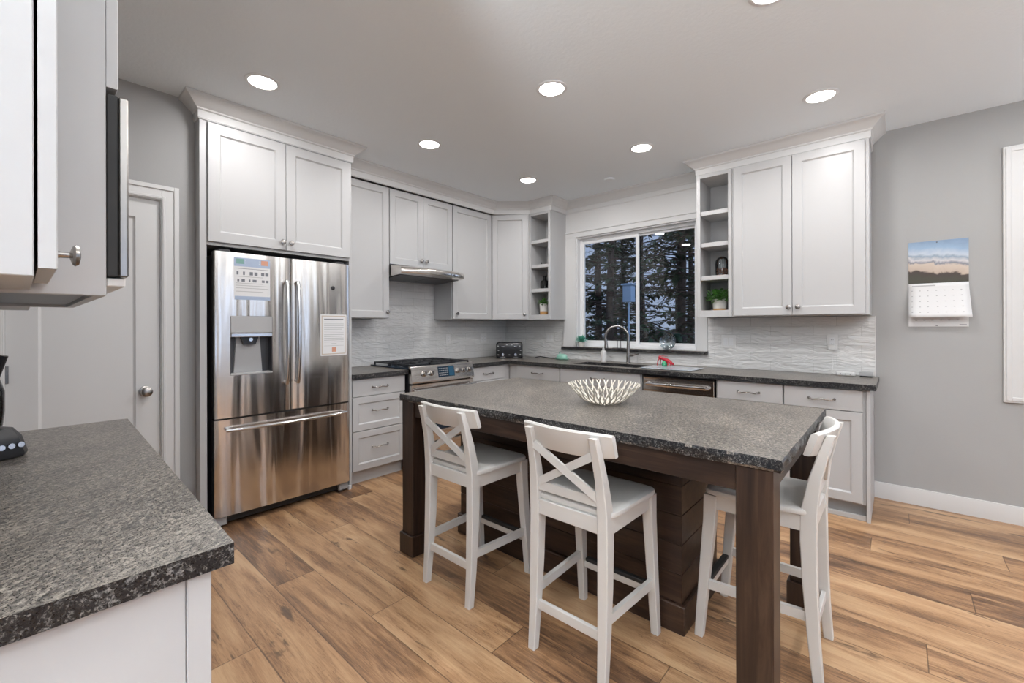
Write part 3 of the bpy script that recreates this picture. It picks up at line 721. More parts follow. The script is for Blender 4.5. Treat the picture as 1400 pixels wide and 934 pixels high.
DYA, DYB, DZA, DZB = 0.910, 1.166, 0.985, 1.376
m = MB(); panel_front(m, FY0, FYM-0.003, 0.712, 1.792, (DYA, DYB), (DZA, DZB), (DYA, DYB, DZA, DZB)); dl = obj('door', m, 'steel', t, 20)
m = MB(); panel_front(m, FYM+0.003, FY1, 0.712, 1.792); drr = obj('door', m, 'steel', t, 20)
m = MB(); panel_front(m, FY0, FY1, 0.075, 0.700); fz = obj('freezer_drawer', m, 'steel', t, 20)
for (a, b, c, d) in ((FY0+0.004, FY1-0.004, 0.7005, 0.7115), (FYM-0.003, FYM+0.003, 0.712, 1.79)):
    m = MB(); m.box(FX-0.07, FX-0.012, a, b, c, d); obj('gasket', m, 'gasket', t)
# dispenser
m = MB()
xr = FX-0.055; xf = FX+0.0085
m.box(xr-0.004, xr, DYA, DYB, DZA, 1.236)
m.box(xr, xf-0.001, DYA-0.001, DYA+0.004, DZA, 1.236); m.box(xr, xf-0.001, DYB-0.004, DYB+0.001, DZA, 1.236)
dsp = obj('dispenser_recess', m, 'darkgrey', dl)
m = MB(); m.box(xr, xf+0.004, DYA, DYB, DZA-0.001, DZA+0.012, 0.003); obj('drip_tray', m, 'grey', dl)
m = MB(); m.box(xr, xf+0.004, DYA+0.001, DYB-0.001, 1.262, DZB-0.001, 0.003); obj('control_panel', m, 'grey', dl)
m = MB(); m.box(xr, xf+0.008, DYA+0.001, DYB-0.001, 1.236, 1.261, 0.004); obj('chrome_strip', m, 'chrome', dl)
m = MB(); m.loft([[(xr, y, z), (xr+0.012, y+0.004*s_, z), (xr+0.012, y2-0.004*s_, z), (xr, y2, z)] for (y, y2, z, s_) in ((DYA+0.03, DYB-0.045, DZA+0.013, 1), (DYA+0.045, DYB-0.06, 1.235, 1))]); obj('paddle', m, 'grey', dl)
m = MB(); m.loft([[(xr+0.013, y, z), (xr+0.045, y, z), (xr+0.045, y2, z), (xr+0.013, y2, z)] for (y, y2, z) in ((DYA+0.085, DYB-0.10, 1.185), (DYA+0.068, DYB-0.082, 1.2355))]); obj('nozzle', m, 'black', dl)
m = MB(); m.cyl((xr+0.046, 1.035, 1.218), (1, 0, 0), 0.012, 0.006, 16); obj('nozzle_light', m, 'chrome', dl)
# handles
def bar_handle(parent, y, z0, z1, horiz=False):
    m = MB(); n = 16; c = []
    for i in range(n+1):
        q = i/n; o = 0.030 + 0.030*(math.sin(PI*q)**0.55)
        c.append((FX+0.006+o, y, z0+(z1-z0)*q) if not horiz else (FX+0.008+o, z0+(z1-z0)*q, y))
    for s_, e in ((0, 1), (-1, -1)):
        pass
    pts = [((FX+0.002, y, z0+0.012) if not horiz else (FX+0.001, z0+0.014, y))] + c + [((FX+0.002, y, z1-0.012) if not horiz else (FX+0.001, z1-0.014, y))]
    m.tube(pts, 0.014, 14, flat=(1, 0, 0) if not horiz else (0, 0, 1)); return obj('handle', m, 'chrome', parent)
FLATK[0] = 0.8
bar_handle(dl, 1.252, 0.905, 1.625); bar_handle(drr, 1.328, 0.905, 1.625); bar_handle(fz, 0.636, 0.885, 1.690, True)
m = MB(); m.box(FX-0.10, FX-0.05, FY0+0.08, FY1-0.07, 0.018, 0.070, 0.004); m.box(FX-0.05, FX-0.044, FY0+0.08, FY1-0.07, 0.020, 0.030, 0.001); obj('grille', m, 'gasket', t)
for y in (FY0+0.002, FY1-0.078):
    m = MB(); m.box(FX-0.11, FX-0.022, y, y+0.075, 0.012, 0.072, 0.006); m.cyl((FX-0.06, y+0.03, 0), (0, 0, 1), 0.018, 0.013, 14); obj('foot', m, 'grey', t)
for y in (FY0+0.03, FY1-0.10):
    m = MB(); m.box(FX-0.16, FX-0.03, y, y+0.07, 1.793, 1.812, 0.004); obj('hinge_cover', m, 'darkgrey', t)
m = MB(); m.cyl((FX-0.03, FY1+0.012, 0.0), (0, 0, 1), 0.0135, 0.028, 14)
tag(obj('door_stop', m, 'white', loc=(FX-0.03, FY1+0.012, 0)), 'tiny white round stop on the floor by the right foot of the fridge', 'door stop')

# papers and magnet on the fridge
def sheet(name, label, fy, y0, y1, z0, z1, marks, root_mat='paper'):
    xs = FX+0.0135
    t = thing(name, label, 'notice', (xs, (y0+y1)/2, z0))
    n = 6; m = MB()
    def X(y): return max(bow(y, *fy), FX) + 0.0012
    ys = [y0+(y1-y0)*i/n for i in range(n+1)]
    m.loft([[(X(y), y, z0), (X(y)+0.0008, y, z0), (X(y)+0.0008, y, z1), (X(y), y, z1)] for y in ys]); obj('sheet', m, root_mat, t, 0)
    groups = {}
    for mat, pn, a, b, c, d in marks: groups.setdefault((pn, mat), []).append((a, b, c, d))
    for (pn, mat), rs in groups.items():
        m = MB()
        for a, b, c, d in rs:
            ya, yb = y0+(y1-y0)*a, y0+(y1-y0)*b; k = max(1, int((yb-ya)/0.035))
            for i in range(k):
                p, q = ya+(yb-ya)*i/k, ya+(yb-ya)*(i+1)/k; za, zb = z0+(z1-z0)*c, z0+(z1-z0)*d
                e = 0.0009; e2 = 0.0013 + (0.0003 if pn == 'emblem' else 0)
                m.add([(X(p)+e, p, za), (X(p)+e2, p, za), (X(q)+e2, q, za), (X(q)+e, q, za), (X(p)+e, p, zb), (X(p)+e2, p, zb), (X(q)+e2, q, zb), (X(q)+e, q, zb)],
                      [(0, 1, 2, 3), (4, 5, 6, 7), (0, 1, 5, 4), (1, 2, 6, 5), (2, 3, 7, 6), (3, 0, 4, 7)])
        obj(pn, m, mat, t, 0)
    return t
rnd = random.Random(4)
mk = [('paperblue', 'header', 0.0, 1.0, 0.79, 1.0), ('paperblue', 'footer', 0.02, 1.0, 0.0, 0.085), ('inkg', 'emblem', 0.06, 0.26, 0.85, 0.97), ('inko', 'emblem', 0.74, 0.94, 0.85, 0.97),
      ('paper', 'header_writing', 0.30, 0.70, 0.93, 0.95), ('paper', 'header_writing', 0.30, 0.70, 0.87, 0.89), ('ink', 'title_line', 0.05, 0.95, 0.735, 0.745)]
for a, w in ((0.07, 0.05), (0.24, 0.05), (0.42, 0.09), (0.55, 0.09), (0.74, 0.09), (0.86, 0.09)): mk.append(('ink', 'icons', a, a+w, 0.59, 0.67))
for a, w in ((0.09, 0.05), (0.20, 0.09), (0.40, 0.04), (0.50, 0.11), (0.76, 0.08), (0.88, 0.07)): mk.append(('ink', 'icons', a, a+w, 0.43, 0.49))
for z in (0.545, 0.385, 0.33, 0.27, 0.19): mk.append(('inkp', 'writing', 0.05, 0.95 if z in (0.33, 0.27) else 0.8, z, z+0.012))
sheet('notice_paper', 'blue and white notice with rows of icons on the left fridge door', (FY0, FYM-0.003), 0.930, 1.150, 1.484, 1.762, mk)
mk = [('inkb', 'border', 0.04, 0.07, 0.03, 0.97), ('inkb', 'border', 0.93, 0.96, 0.03, 0.97), ('inkb', 'border', 0.07, 0.93, 0.95, 0.97), ('inkb', 'border', 0.07, 0.93, 0.03, 0.05), ('ink', 'heading', 0.13, 0.87, 0.865, 0.895), ('inko', 'emblem', 0.42, 0.58, 0.09, 0.20)]
for i in range(13): mk.append(('inkp', 'writing' if i < 12 else 'signature', 0.13 if i < 12 else 0.4, (0.88 if i % 4 else 0.82) if i < 12 else 0.6, 0.81-i*0.044, 0.822-i*0.044))
mk.append(('inkp', 'rule_line', 0.13, 0.88, 0.235, 0.242))
sheet('notice_paper', 'bordered page of small print with an emblem on the right fridge door', (FYM+0.003, FY1), 1.502, 1.714, 1.082, 1.396, mk)
m = MB(); m.lathe((FX+0.006, 1.600, 1.600), (1, 0, 0), [(0.014, 0), (0.016, 0.004), (0.015, 0.008), (0.008, 0.010)], 18)
tag(obj('magnet', m, 'black', loc=(FX+0.006, 1.6, 1.6)), 'small round black magnet on the right fridge door', 'magnet')

# ------------------------------------------------------------------ range
RY0, RY1 = 2.318, 3.080
t = thing('gas_range', 'stainless gas range with black grates set into the left counter', 'range', (-3.55, 2.7, 0))
m = MB(); m.box(XF+0.012, -3.268, RY0, RY1, 0.02, 0.905, 0.002); obj('body', m, 'black', t)
m = MB(); m.box(XF+0.012, -3.270, RY0-0.006, RY1+0.006, 0.9145, 0.926, 0.003); obj('cooktop', m, 'screen', t)
m = MB(); prof = [(-3.268, 0.788), (-3.214, 0.788), (-3.212, 0.800), (-3.238, 0.932), (-3.246, 0.940), (-3.268, 0.940)]
m.loft([[(x, y, z) for x, z in prof] for y in (RY0+0.002, RY1-0.002)]); cp = obj('control_panel', m, 'steel_h', t, 20)
cn = Vector((0.132, 0, 0.026)).normalized()
def onp(y, z, o=0.0): q = (z-0.800)/0.132; return Vector((-3.212-0.026*q, y, z)) + cn*o
for y in (2.458, 2.540, 2.876, 2.948, 3.018):
    m = MB(); m.lathe(onp(y, 0.868), cn, [(0.027, 0), (0.027, 0.005), (0.021, 0.007), (0.020, 0.026), (0.0175, 0.029), (0.001, 0.029)], 24); k_ = obj('knob', m, 'nickel', t)
    m = MB(); a = onp(y, 0.868, 0.029); m.box(a.x-0.001, a.x+0.003, y-0.0025, y+0.0025, a.z-0.015, a.z+0.017, 0.001); obj('pointer', m, 'darkgrey', k_)
m = MB(); vs = [onp(2.622, 0.822, -0.004), onp(2.822, 0.822, -0.004), onp(2.822, 0.920, -0.004), onp(2.622, 0.920, -0.004)]
m.loft([vs, [v + cn*0.006 for v in vs]]); dsp = obj('display', m, 'screen', cp)
m = MB(); vs = [onp(2.752, 0.828, 0.0021), onp(2.818, 0.828, 0.0021), onp(2.818, 0.914, 0.0021), onp(2.752, 0.914, 0.0021)]
m.loft([vs, [v + cn*0.001 for v in vs]]); obj('blue_display_area', m, 'bluebtn', dsp)
m = MB()
for r_ in range(4):
    for c_ in range(5):
        y = 2.634+c_*0.023; z = 0.836+r_*0.021; vs = [onp(y, z, 0.0021), onp(y+0.012, z, 0.0021), onp(y+0.012, z+0.006, 0.0021), onp(y, z+0.006, 0.0021)]
        m.loft([vs, [v + cn*0.0008 for v in vs]])
obj('button_marks', m, 'grey', dsp)
m = MB(); m.box(-3.267, -3.222, RY0+0.004, RY1-0.004, 0.232, 0.774, 0.004); od = obj('oven_door', m, 'steel_h', t)
m = MB(); m.box(-3.2225, -3.2195, RY0+0.11, RY1-0.11, 0.33, 0.62, 0.001); obj('oven_window', m, 'screen', od)
m = MB(); m.tube([(-3.222, RY0+0.05, 0.716), (-3.185, RY0+0.05, 0.722)] , 0.009, 10); m.tube([(-3.222, RY1-0.05, 0.716), (-3.185, RY1-0.05, 0.722)], 0.009, 10)
m.tube([(-3.172, RY0+0.02+(RY1-RY0-0.04)*i/8, 0.724) for i in range(9)], 0.0165, 14); obj('handle', m, 'chrome', od)
m = MB(); m.box(-3.267, -3.224, RY0+0.004, RY1-0.004, 0.055, 0.222, 0.004); obj('storage_drawer', m, 'steel_h', t)
for k, (ya, yb) in enumerate(((RY0+0.012, 2.565), (2.571, 2.829), (2.835, RY1-0.012))):
    m = MB(); xa, xb = -3.86, -3.285; r = 0.0065; zt = 0.958
    for y in (ya, yb): m.box(xa, xb, y-r+r*(1 if y == ya else -1), y+r+r*(1 if y == ya else -1), zt-0.013, zt, 0.002)
    for x in (xa+r, (xa+xb)/2, xb-r): m.box(x-r, x+r, ya, yb, zt-0.013, zt, 0.002)
    for x in (xa+0.145, xb-0.145):
        m.box(x-0.11, x+0.11, (ya+yb)/2-r, (ya+yb)/2+r, zt-0.012, zt+0.002, 0.002); m.box(x-r, x+r, ya+0.02, yb-0.02, zt-0.012, zt+0.002, 0.002)
    for x in (xa+r, xb-r, (xa+xb)/2):
        for y in (ya+r, yb-r): m.box(x-r, x+r, y-r, y+r, 0.9262, zt-0.01, 0)
    obj('grate', m, 'iron', t)
    for x in (xa+0.145, xb-0.145):
        m = MB(); m.lathe((x, (ya+yb)/2, 0.9262), (0, 0, 1), [(0.048, 0), (0.048, 0.006), (0.036, 0.008), (0.036, 0.014), (0.030, 0.018), (0.001, 0.018)], 24); obj('burner', m, 'iron', t)

# ------------------------------------------------------------------ hood
t = thing('range_hood', 'thin stainless under-cabinet hood with curved front above the range', 'hood', (-3.6, 2.72, 1.78))
def hx(y): q = (y-2.719)/0.391; return -3.395 + 0.055*(1-abs(q)**2.4)
ys = [2.332+0.776*i/20 for i in range(21)]
def prof_h(y, under=False):
    f = hx(y); return [(XF+0.012, 1.888), (-3.59, 1.888), (f-0.045, 1.868), (f-0.008, 1.852), (f, 1.840), (f, 1.806), (f-0.006, 1.797), (f-0.03, 1.792), (XF+0.012, 1.762)]
m = MB(); m.loft([[(x, y, z) for x, z in prof_h(y)] for y in ys]); hb = obj('shell', m, 'steel_h', t, 35)
m = MB(); 
def uz(x): return 1.792 - 0.030*((-3.42)-x)/0.48
for ya, yb in ((2.36, 2.715), (2.723, 3.08)):
    vs = [(-3.80, ya, uz(-3.80)-0.002), (-3.45, ya, uz(-3.45)-0.002), (-3.45, yb, uz(-3.45)-0.002), (-3.80, yb, uz(-3.80)-0.002)]
    m.loft([vs, [(x, y, z-0.004) for x, y, z in vs]])
obj('filter', m, 'darkgrey', t)
m = MB()
for i in range(3): m.cyl((hx(2.9)-0.001, 2.86+i*0.04, 1.823), (1, 0, 0), 0.007, 0.004, 12)
obj('buttons', m, 'darkgrey', t)

# ------------------------------------------------------------------ dishwasher
t = thing('dishwasher', 'stainless dishwasher with a bar handle under the counter by the sink', 'dishwasher', (-1.395, 3.95, 0))
m = MB(); m.box(-1.696, -1.092, 3.745, YW-0.03, 0.10, 0.872, 0.002); obj('body', m, 'black', t)
m = MB(); m.box(-1.692, -1.096, 3.706, 3.744, 0.112, 0.852, 0.004); dd = obj('door', m, 'steel_h', t)
m = MB(); m.box(-1.692, -1.096, 3.712, 3.744, 0.8525, 0.868, 0.003); obj('control_strip', m, 'black', t)
m = MB(); pts = [(-1.655, 3.706, 0.790), (-1.650, 3.680, 0.792)] + [(-1.640+0.492*i/12, 3.664-0.010*math.sin(PI*i/12), 0.793) for i in range(13)] + [(-1.138, 3.680, 0.792), (-1.133, 3.706, 0.790)]
FLATK[0] = 0.7; m.tube(pts, 0.016, 14, flat=(0, 1, 0)); obj('handle', m, 'chrome', dd)
m = MB(); m.box(-1.694, -1.094, 3.80, 3.81, 0, 0.099); obj('toe_kick', m, 'black', t)

# ------------------------------------------------------------------ island
IX0, IX1, IY0, IY1 = -2.148, -0.247, 1.460, 2.502
t = thing('kitchen_island', 'dark-stained wooden island with plank sides and four square legs', 'island', (-1.2, 1.98, 0))
BX0, BX1, BY0, BY1 = -2.066, -0.680, 1.860, 2.340
m = MB(); nb = 6; z = 0.122; hgt = (0.874-0.122)/nb
for i in range(nb):
    m.box(BX0, BX1, BY0, BY1, z+0.001, z+hgt-0.0025, 0.0012); z += hgt
m.box(BX0+0.004, BX1-0.004, BY0+0.004, BY1-0.004, 0.122, 0.873)
obj('plank_body', m, 'wood_x', t)
m = MB(); m.box(BX0-0.016, BX1+0.016, BY0-0.016, BY1+0.016, 0, 0.121, 0.004); obj('base_moulding', m, 'wood_x', t)
LEGX = ((-2.141, -2.039), (-0.374, -0.272)); LEGY = ((1.474, 1.576), (2.386, 2.486))
for lx in LEGX:
    for ly in LEGY:
        m = MB(); m.box(lx[0], lx[1], ly[0], ly[1], 0.002, 0.874, 0.003); o = obj('leg', m, 'wood_z', t)
        m = MB(); m.box(lx[0]-0.012, lx[1]+0.012, ly[0]-0.012, ly[1]+0.012, 0, 0.118, 0.004); obj('leg_plinth', m, 'wood_z', o)
for (x0, x1, y0, y1, mt) in ((-2.038, -0.375, 1.486, 1.508, 'wood_x'), (-2.038, -0.375, 2.452, 2.474, 'wood_x'), (-2.130, -2.108, 1.577, 2.385, 'wood_y'), (-0.306, -0.284, 1.577, 2.385, 'wood_y')):
    m = MB(); m.box(x0, x1, y0, y1, 0.790, 0.874, 0.002); obj('apron', m, mt, t)
m = MB(); nx, ny = 90, 50
# slab with a chiselled rock-face edge
rn = random.Random(2)
def edge_pts():
    pts = []
    for i in range(nx): pts.append((IX0+(IX1-IX0)*i/nx, IY0, 0, -1))
    for i in range(ny): pts.append((IX1, IY0+(IY1-IY0)*i/ny, 1, 0))
    for i in range(nx): pts.append((IX1-(IX1-IX0)*i/nx, IY1, 0, 1))
    for i in range(ny): pts.append((IX0, IY1-(IY1-IY0)*i/ny, -1, 0))
    return pts
ep = edge_pts(); rings = []
for z, a, k in ((0.8755, -0.004, 0.003), (0.884, 0.0, 0.004), (0.896, 0.001, 0.004), (0.906, 0.0, 0.003), (CT, -0.002, 0.0015)):
    rings.append([(x+dx*(a+rn.uniform(-k, k)), y+dy*(a+rn.uniform(-k, k)), z) for x, y, dx, dy in ep])
m.loft(rings)
tag(stone_edges(obj('countertop', m, 'granite', None, 25, loc=((IX0+IX1)/2, (IY0+IY1)/2, 0.8755))), 'big dark granite slab with rough edge on the wooden island', 'countertop')

# ------------------------------------------------------------------ bar stools
def bar(m, a, b, w, h, up=(0, 0, 1)):
    a = Vector(a); b = Vector(b); d = (b-a).normalized(); u = Vector(up); s_ = d.cross(u).normalized(); u = s_.cross(d)
    m.loft([[p + s_*i*w/2 + u*j*h/2 for i, j in ((-1, -1), (1, -1), (1, 1), (-1, 1))] for p in (a, b)])
def rect_ring(cx, cy, z, hx_, hy_, c=0.004):
    return [(cx-hx_+c, cy-hy_, z), (cx+hx_-c, cy-hy_, z), (cx+hx_, cy-hy_+c, z), (cx+hx_, cy+hy_-c, z), (cx+hx_-c, cy+hy_, z), (cx-hx_+c, cy+hy_, z), (cx-hx_, cy+hy_-c, z), (cx-hx_, cy-hy_+c, z)]
def make_stool():
    t = thing('bar_stool', '', 'stool', (0, 0, 0))
    # seat: softly dished board with rounded edge
    m = MB(); n = 20; rings = []
    def outline(k, z, dz=0):
        pts = []
        for i in range(4*n):
            a = 2*PI*(i+0.5)/(4*n); c_, s_ = math.cos(a), math.sin(a); e = 0.22
            x = math.copysign(abs(c_)**e, c_); y = math.copysign(abs(s_)**e, s_)
            hw = (0.190 + 0.014*(y+1)/2)
            pts.append((x*(hw-k), 0.0 + y*(0.186-k), z))
        return pts
    rings = [outline(0.012, 0.604), outline(0.002, 0.608), outline(0.0, 0.617), outline(0.003, 0.626), outline(0.012, 0.630), outline(0.030, 0.629), outline(0.060, 0.6235), outline(0.11, 0.621), outline(0.16, 0.620)]
    m.loft(rings); obj('seat', m, 'stool', t, 40)
    for sx in (-1, 1):
        m = MB()  # rear leg and back post in one
        secs = [(0.158, -0.205, 0.0, 0.016, 0.0165), (0.157, -0.192, 0.15, 0.0185, 0.019), (0.156, -0.181, 0.35, 0.021, 0.023), (0.155, -0.176, 0.52, 0.021, 0.026), (0.155, -0.178, 0.62, 0.021, 0.026), (0.151, -0.196, 0.74, 0.018, 0.020), (0.147, -0.222, 0.84, 0.0165, 0.0165), (0.145, -0.243, 0.905, 0.016, 0.014)]
        m.loft([rect_ring(sx*x, y, z, a, b, 0.003) for x, y, z, a, b in secs]); obj('leg', m, 'stool', t)
        m = MB(); secs = [(0.179, 0.205, 0.0, 0.0165, 0.0165), (0.174, 0.180, 0.30, 0.019, 0.021), (0.172, 0.162, 0.50, 0.021, 0.024), (0.172, 0.158, 0.603, 0.022, 0.025)]
        m.loft([rect_ring(sx*x, y, z, a, b, 0.003) for x, y, z, a, b in secs]); obj('leg', m, 'stool', t)
        m = MB(); bar(m, (sx*0.165, -0.155, 0.574), (sx*0.172, 0.138, 0.574), 0.018, 0.056); obj('seat_rail', m, 'stool', t)
        m = MB(); bar(m, (sx*0.157, -0.168, 0.232), (sx*0.175, 0.178, 0.225), 0.018, 0.036); obj('stretcher', m, 'stool', t)
    m = MB(); m.box(-0.151, 0.151, 0.150, 0.168, 0.546, 0.602, 0.002); obj('seat_rail', m, 'stool', t)
    m = MB(); m.box(-0.135, 0.135, -0.196, -0.176, 0.546, 0.606, 0.002); obj('seat_rail', m, 'stool', t)
    m = MB(); m.box(-0.138, 0.138, -0.198, -0.182, 0.160, 0.198, 0.002); obj('stretcher', m, 'stool', t)
    m = MB(); m.box(-0.157, 0.157, 0.182, 0.200, 0.166, 0.196, 0.002); fr_ = obj('footrest', m, 'stool', t)
    m = MB(); m.box(-0.150, 0.150, 0.178, 0.204, 0.1965, 0.214, 0.003); obj('footrest_cover', m, 'rubber', fr_, label='black rubber cover strip')
    # lower back rail just over the seat
    m = MB(); bar(m, (-0.137, -0.187, 0.662), (0.137, -0.187, 0.662), 0.018, 0.036); obj('back_rail', m, 'stool', t)
    m = MB()
    bar(m, (-0.140, -0.190, 0.674), (0.134, -0.222, 0.838), 0.012, 0.030)
    obj('cross_brace', m, 'stool', t)
    m = MB(); bar(m, (0.140, -0.196, 0.674), (-0.134, -0.229, 0.838), 0.012, 0.030); obj('cross_brace', m, 'stool', t)
    # curved top rail
    m = MB(); k = 18; rings = []
    for i in range(k+1):
        x = -0.200+0.400*i/k; yb = -0.234 + 1.15*x*x; lean = 0.012; dz = 0.006*(abs(x)/0.2)**4
        z0, z1 = 0.826, 0.922
        rings.append([(x, yb+lean-0.011, z0+dz+0.004), (x, yb+lean-0.007, z0+dz), (x, yb+lean+0.007, z0+dz), (x, yb+lean+0.011, z0+dz+0.004), (x, yb-lean+0.012, z1-0.006-dz), (x, yb-lean+0.005, z1-dz), (x, yb-lean-0.006, z1-dz), (x, yb-lean-0.011, z1-0.006-dz)])
    m.loft(rings); obj('top_rail', m, 'stool', t, 40)
    return t
G = 'white bar stools around the island'
st = make_stool(); st['group'] = G
st.location = (-1.640, 1.590, 0); st['label'] = 'white X-back bar stool at the front of the island, left one'
dup(st, (-0.945, 1.590, 0), 0, 'white X-back bar stool at the front of the island, nearest and central')
dup(st, (-0.420, 2.090, 0), PI/2, 'white bar stool seen side-on at the right end of the island')

# ------------------------------------------------------------------ island bowl
bx, by = -1.095, 1.945
m = MB(); nS = 28
def bp(a, q): # q 0..1 up the bowl
    r = 0.052 + 0.125*q**0.78; z = CT + 0.004 + 0.096*q**1.35; return Vector((bx + r*math.cos(a), by + r*math.sin(a), z))
FLATK[0] = 1.5
for k in range(nS):
    for sg in (-1, 1):
        a0 = 2*PI*k/nS; n = 9
        pts = [bp(a0 + sg*0.22*(i/n)**1.0*1.3, i/n) for i in range(n+1)]
        m.tube(pts, [0.0022+0.0004*i/n for i in range(n+1)], 8, flat=(-math.sin(a0), math.cos(a0), 0))
m.lathe((bx, by, CT+0.0005), (0, 0, 1), [(0.058, 0), (0.060, 0.004), (0.050, 0.007), (0.001, 0.006)], 32)
tag(obj('lattice_bowl', m, 'cream', loc=(bx, by, CT)), 'open cream-white branch-pattern bowl on the island top', 'bowl')

# ------------------------------------------------------------------ tap, soap, things round the sink
t = thing('kitchen_tap', 'tall brushed-steel gooseneck tap behind the sink', 'tap', (-2.068, 4.18, CT))
m = MB(); m.lathe((-2.068, 4.18, CT), (0, 0, 1), [(0.026, 0), (0.026, 0.010), (0.021, 0.016), (0.0195, 0.10), (0.0165, 0.18), (0.0140, 0.24)], 24)
pts = [(-2.068, 4.18, CT+0.22)]
R = 0.115; zc = 1.185
dx, dy = -0.90, -0.43
for i in range(15):
    a = PI*i/14*1.06; rr = R*(1-math.cos(a)); pts.append((-2.068+dx*rr, 4.18+dy*rr, zc + R*math.sin(a)))
FLATK[0] = 1.0
m.tube(pts, 0.0125, 14); obj('spout', m, 'nickel', t)
e = Vector(pts[-1]); d = (Vector(pts[-1])-Vector(pts[-2])).normalized()
m = MB(); m.lathe(e-d*0.005, d, [(0.0145, 0), (0.0155, 0.01), (0.018, 0.06), (0.0205, 0.098), (0.018, 0.102)], 20); obj('spray_head', m, 'nickel', t)
m = MB(); m.tube([(-2.052, 4.18, 1.0), (-2.02, 4.175, 1.0)], 0.0135, 14); m.tube([(-2.02, 4.175, 1.0), (-2.005, 4.172, 1.004), (-1.945, 4.155, 1.018)], [0.010, 0.009, 0.006], 12); obj('lever', m, 'nickel', t)
t = thing('soap_bottle', 'white pump soap bottle at the back of the sink', 'bottle', (-2.36, 4.19, CT))
m = MB(); m.lathe((-2.36, 4.19, CT), (0, 0, 1), [(0.028, 0), (0.030, 0.006), (0.030, 0.105), (0.024, 0.120), (0.013, 0.126), (0.012, 0.134)], 24); obj('bottle_body', m, 'white', t)
m = MB(); m.lathe((-2.36, 4.19, CT+0.134), (0, 0, 1), [(0.014, 0), (0.014, 0.012), (0.005, 0.013), (0.005, 0.028), (0.010, 0.029), (0.010, 0.036)], 16); m.box(-2.405, -2.36, 4.185, 4.195, CT+0.163, CT+0.170, 0.002); obj('pump', m, 'white', t)
t = thing('sponge_rack', 'thin black wire holder standing on the window sill behind the tap', 'holder', (-2.24, 4.315, 1.0605))
m = MB(); m.box(-2.31, -2.17, 4.293, 4.335, 1.0605, 1.0645, 0.001); obj('base', m, 'black', t)
for x in (-2.262, -2.222):
    m = MB(); m.tube([(x, 4.315, 1.064), (x, 4.315, 1.20)], 0.0035, 8); obj('rod', m, 'black', t)

def plant(name, label, x, y, z, pot, leafmat, nl, spread, hgt, lsize, band=None, kind='plant', seed=1, rosette=False):
    t = thing(name, label, 'plant', (x, y, z))
    m = MB(); m.lathe((x, y, z), (0, 0, 1), pot, 28, True); obj('pot', m, 'ceramic', t)
    if band:
        m = MB(); m.lathe((x, y, z), (0, 0, 1), [(band[0], 0.0005), (band[0]+0.001, 0.002), (band[0]+0.001, band[1])], 28); obj('pot_band', m, 'gold', t, label='wood-coloured band round the pot foot')
    r_ = random.Random(seed); m = MB(); zt = z + pot[-1][1]; stems = MB()
    for i in range(nl):
        a = r_.uniform(0, 2*PI); q = r_.uniform(0.15, 1)
        if rosette:
            el = r_.uniform(0.15, 1.35); d = Vector((math.cos(a)*math.cos(el), math.sin(a)*math.cos(el), math.sin(el)))
            p = Vector((x, y, zt-0.004)) + d*0.012; L = lsize*r_.uniform(0.8, 1.15); w = L*0.14
        else:
            el = r_.uniform(0.0, 1.2); rr = spread*q
            p = Vector((x+math.cos(a)*rr*0.85, y+math.sin(a)*rr*0.85, zt + hgt*r_.uniform(0.0, 0.9)*(1-0.55*q*q) - 0.004)); d = Vector((math.cos(a)*math.cos(el), math.sin(a)*math.cos(el), math.sin(el)*r_.uniform(-0.3, 1)))
            if d.length < .1: d = Vector((1, 0, 0.1))
            d.normalize(); L = lsize*r_.uniform(0.7, 1.2); w = L*0.36
            if i % 6 == 0: stems.tube([(x, y, zt-0.01), tuple(p)], 0.0014, 5)
        s_ = d.cross(Vector((0, 0, 1)));  s_ = (s_ if s_.length > .05 else Vector((1, 0, 0))).normalized(); u = s_.cross(d)
        b = u*0.0010
        ring = [p, p+d*L*0.35+s_*w-u*w*0.2, p+d*L*0.75+s_*w*0.7-u*w*0.25, p+d*L-u*w*0.5, p+d*L*0.75-s_*w*0.7-u*w*0.25, p+d*L*0.35-s_*w-u*w*0.2]
        mid = [p+b, p+d*L*0.5+u*w*0.12, p+d*L*0.9]
        m.loft([[v-b for v in ring], [v+b for v in ring]])
    obj('foliage', m, leafmat, t, 60)
    if stems.v: obj('stems', stems, leafmat, t)
    return t
FLATK[0] = 1.0
plant('succulent', 'small blue-green succulent in a white pot on the left of the window sill', -2.705, 4.300, 1.0605, [(0.028, 0), (0.034, 0.01), (0.040, 0.050), (0.040, 0.062), (0.036, 0.062), (0.034, 0.054), (0.001, 0.054)][:4]+[(0.036, 0.0625), (0.001, 0.058)], 'succ', 70, 0.05, 0.05, 0.075, None, seed=3, rosette=True)
plant('potted_plant', 'leafy green plant in a white pot on the bottom shelf right of the window', -1.170, 4.130, UB+0.0455, [(0.052, 0), (0.054, 0.01), (0.060, 0.09), (0.062, 0.112), (0.057, 0.113), (0.001, 0.105)], 'leaf', 260, 0.115, 0.115, 0.042, (0.0545, 0.034), seed=5)
plant('potted_plant', 'small green plant in a white pot on the corner cabinet bottom shelf', -3.100, 4.110, UB+0.0455, [(0.042, 0), (0.046, 0.01), (0.052, 0.11), (0.054, 0.140), (0.049, 0.141), (0.001, 0.13)], 'leaf', 120, 0.06, 0.075, 0.035, (0.0475, 0.055), seed=6)
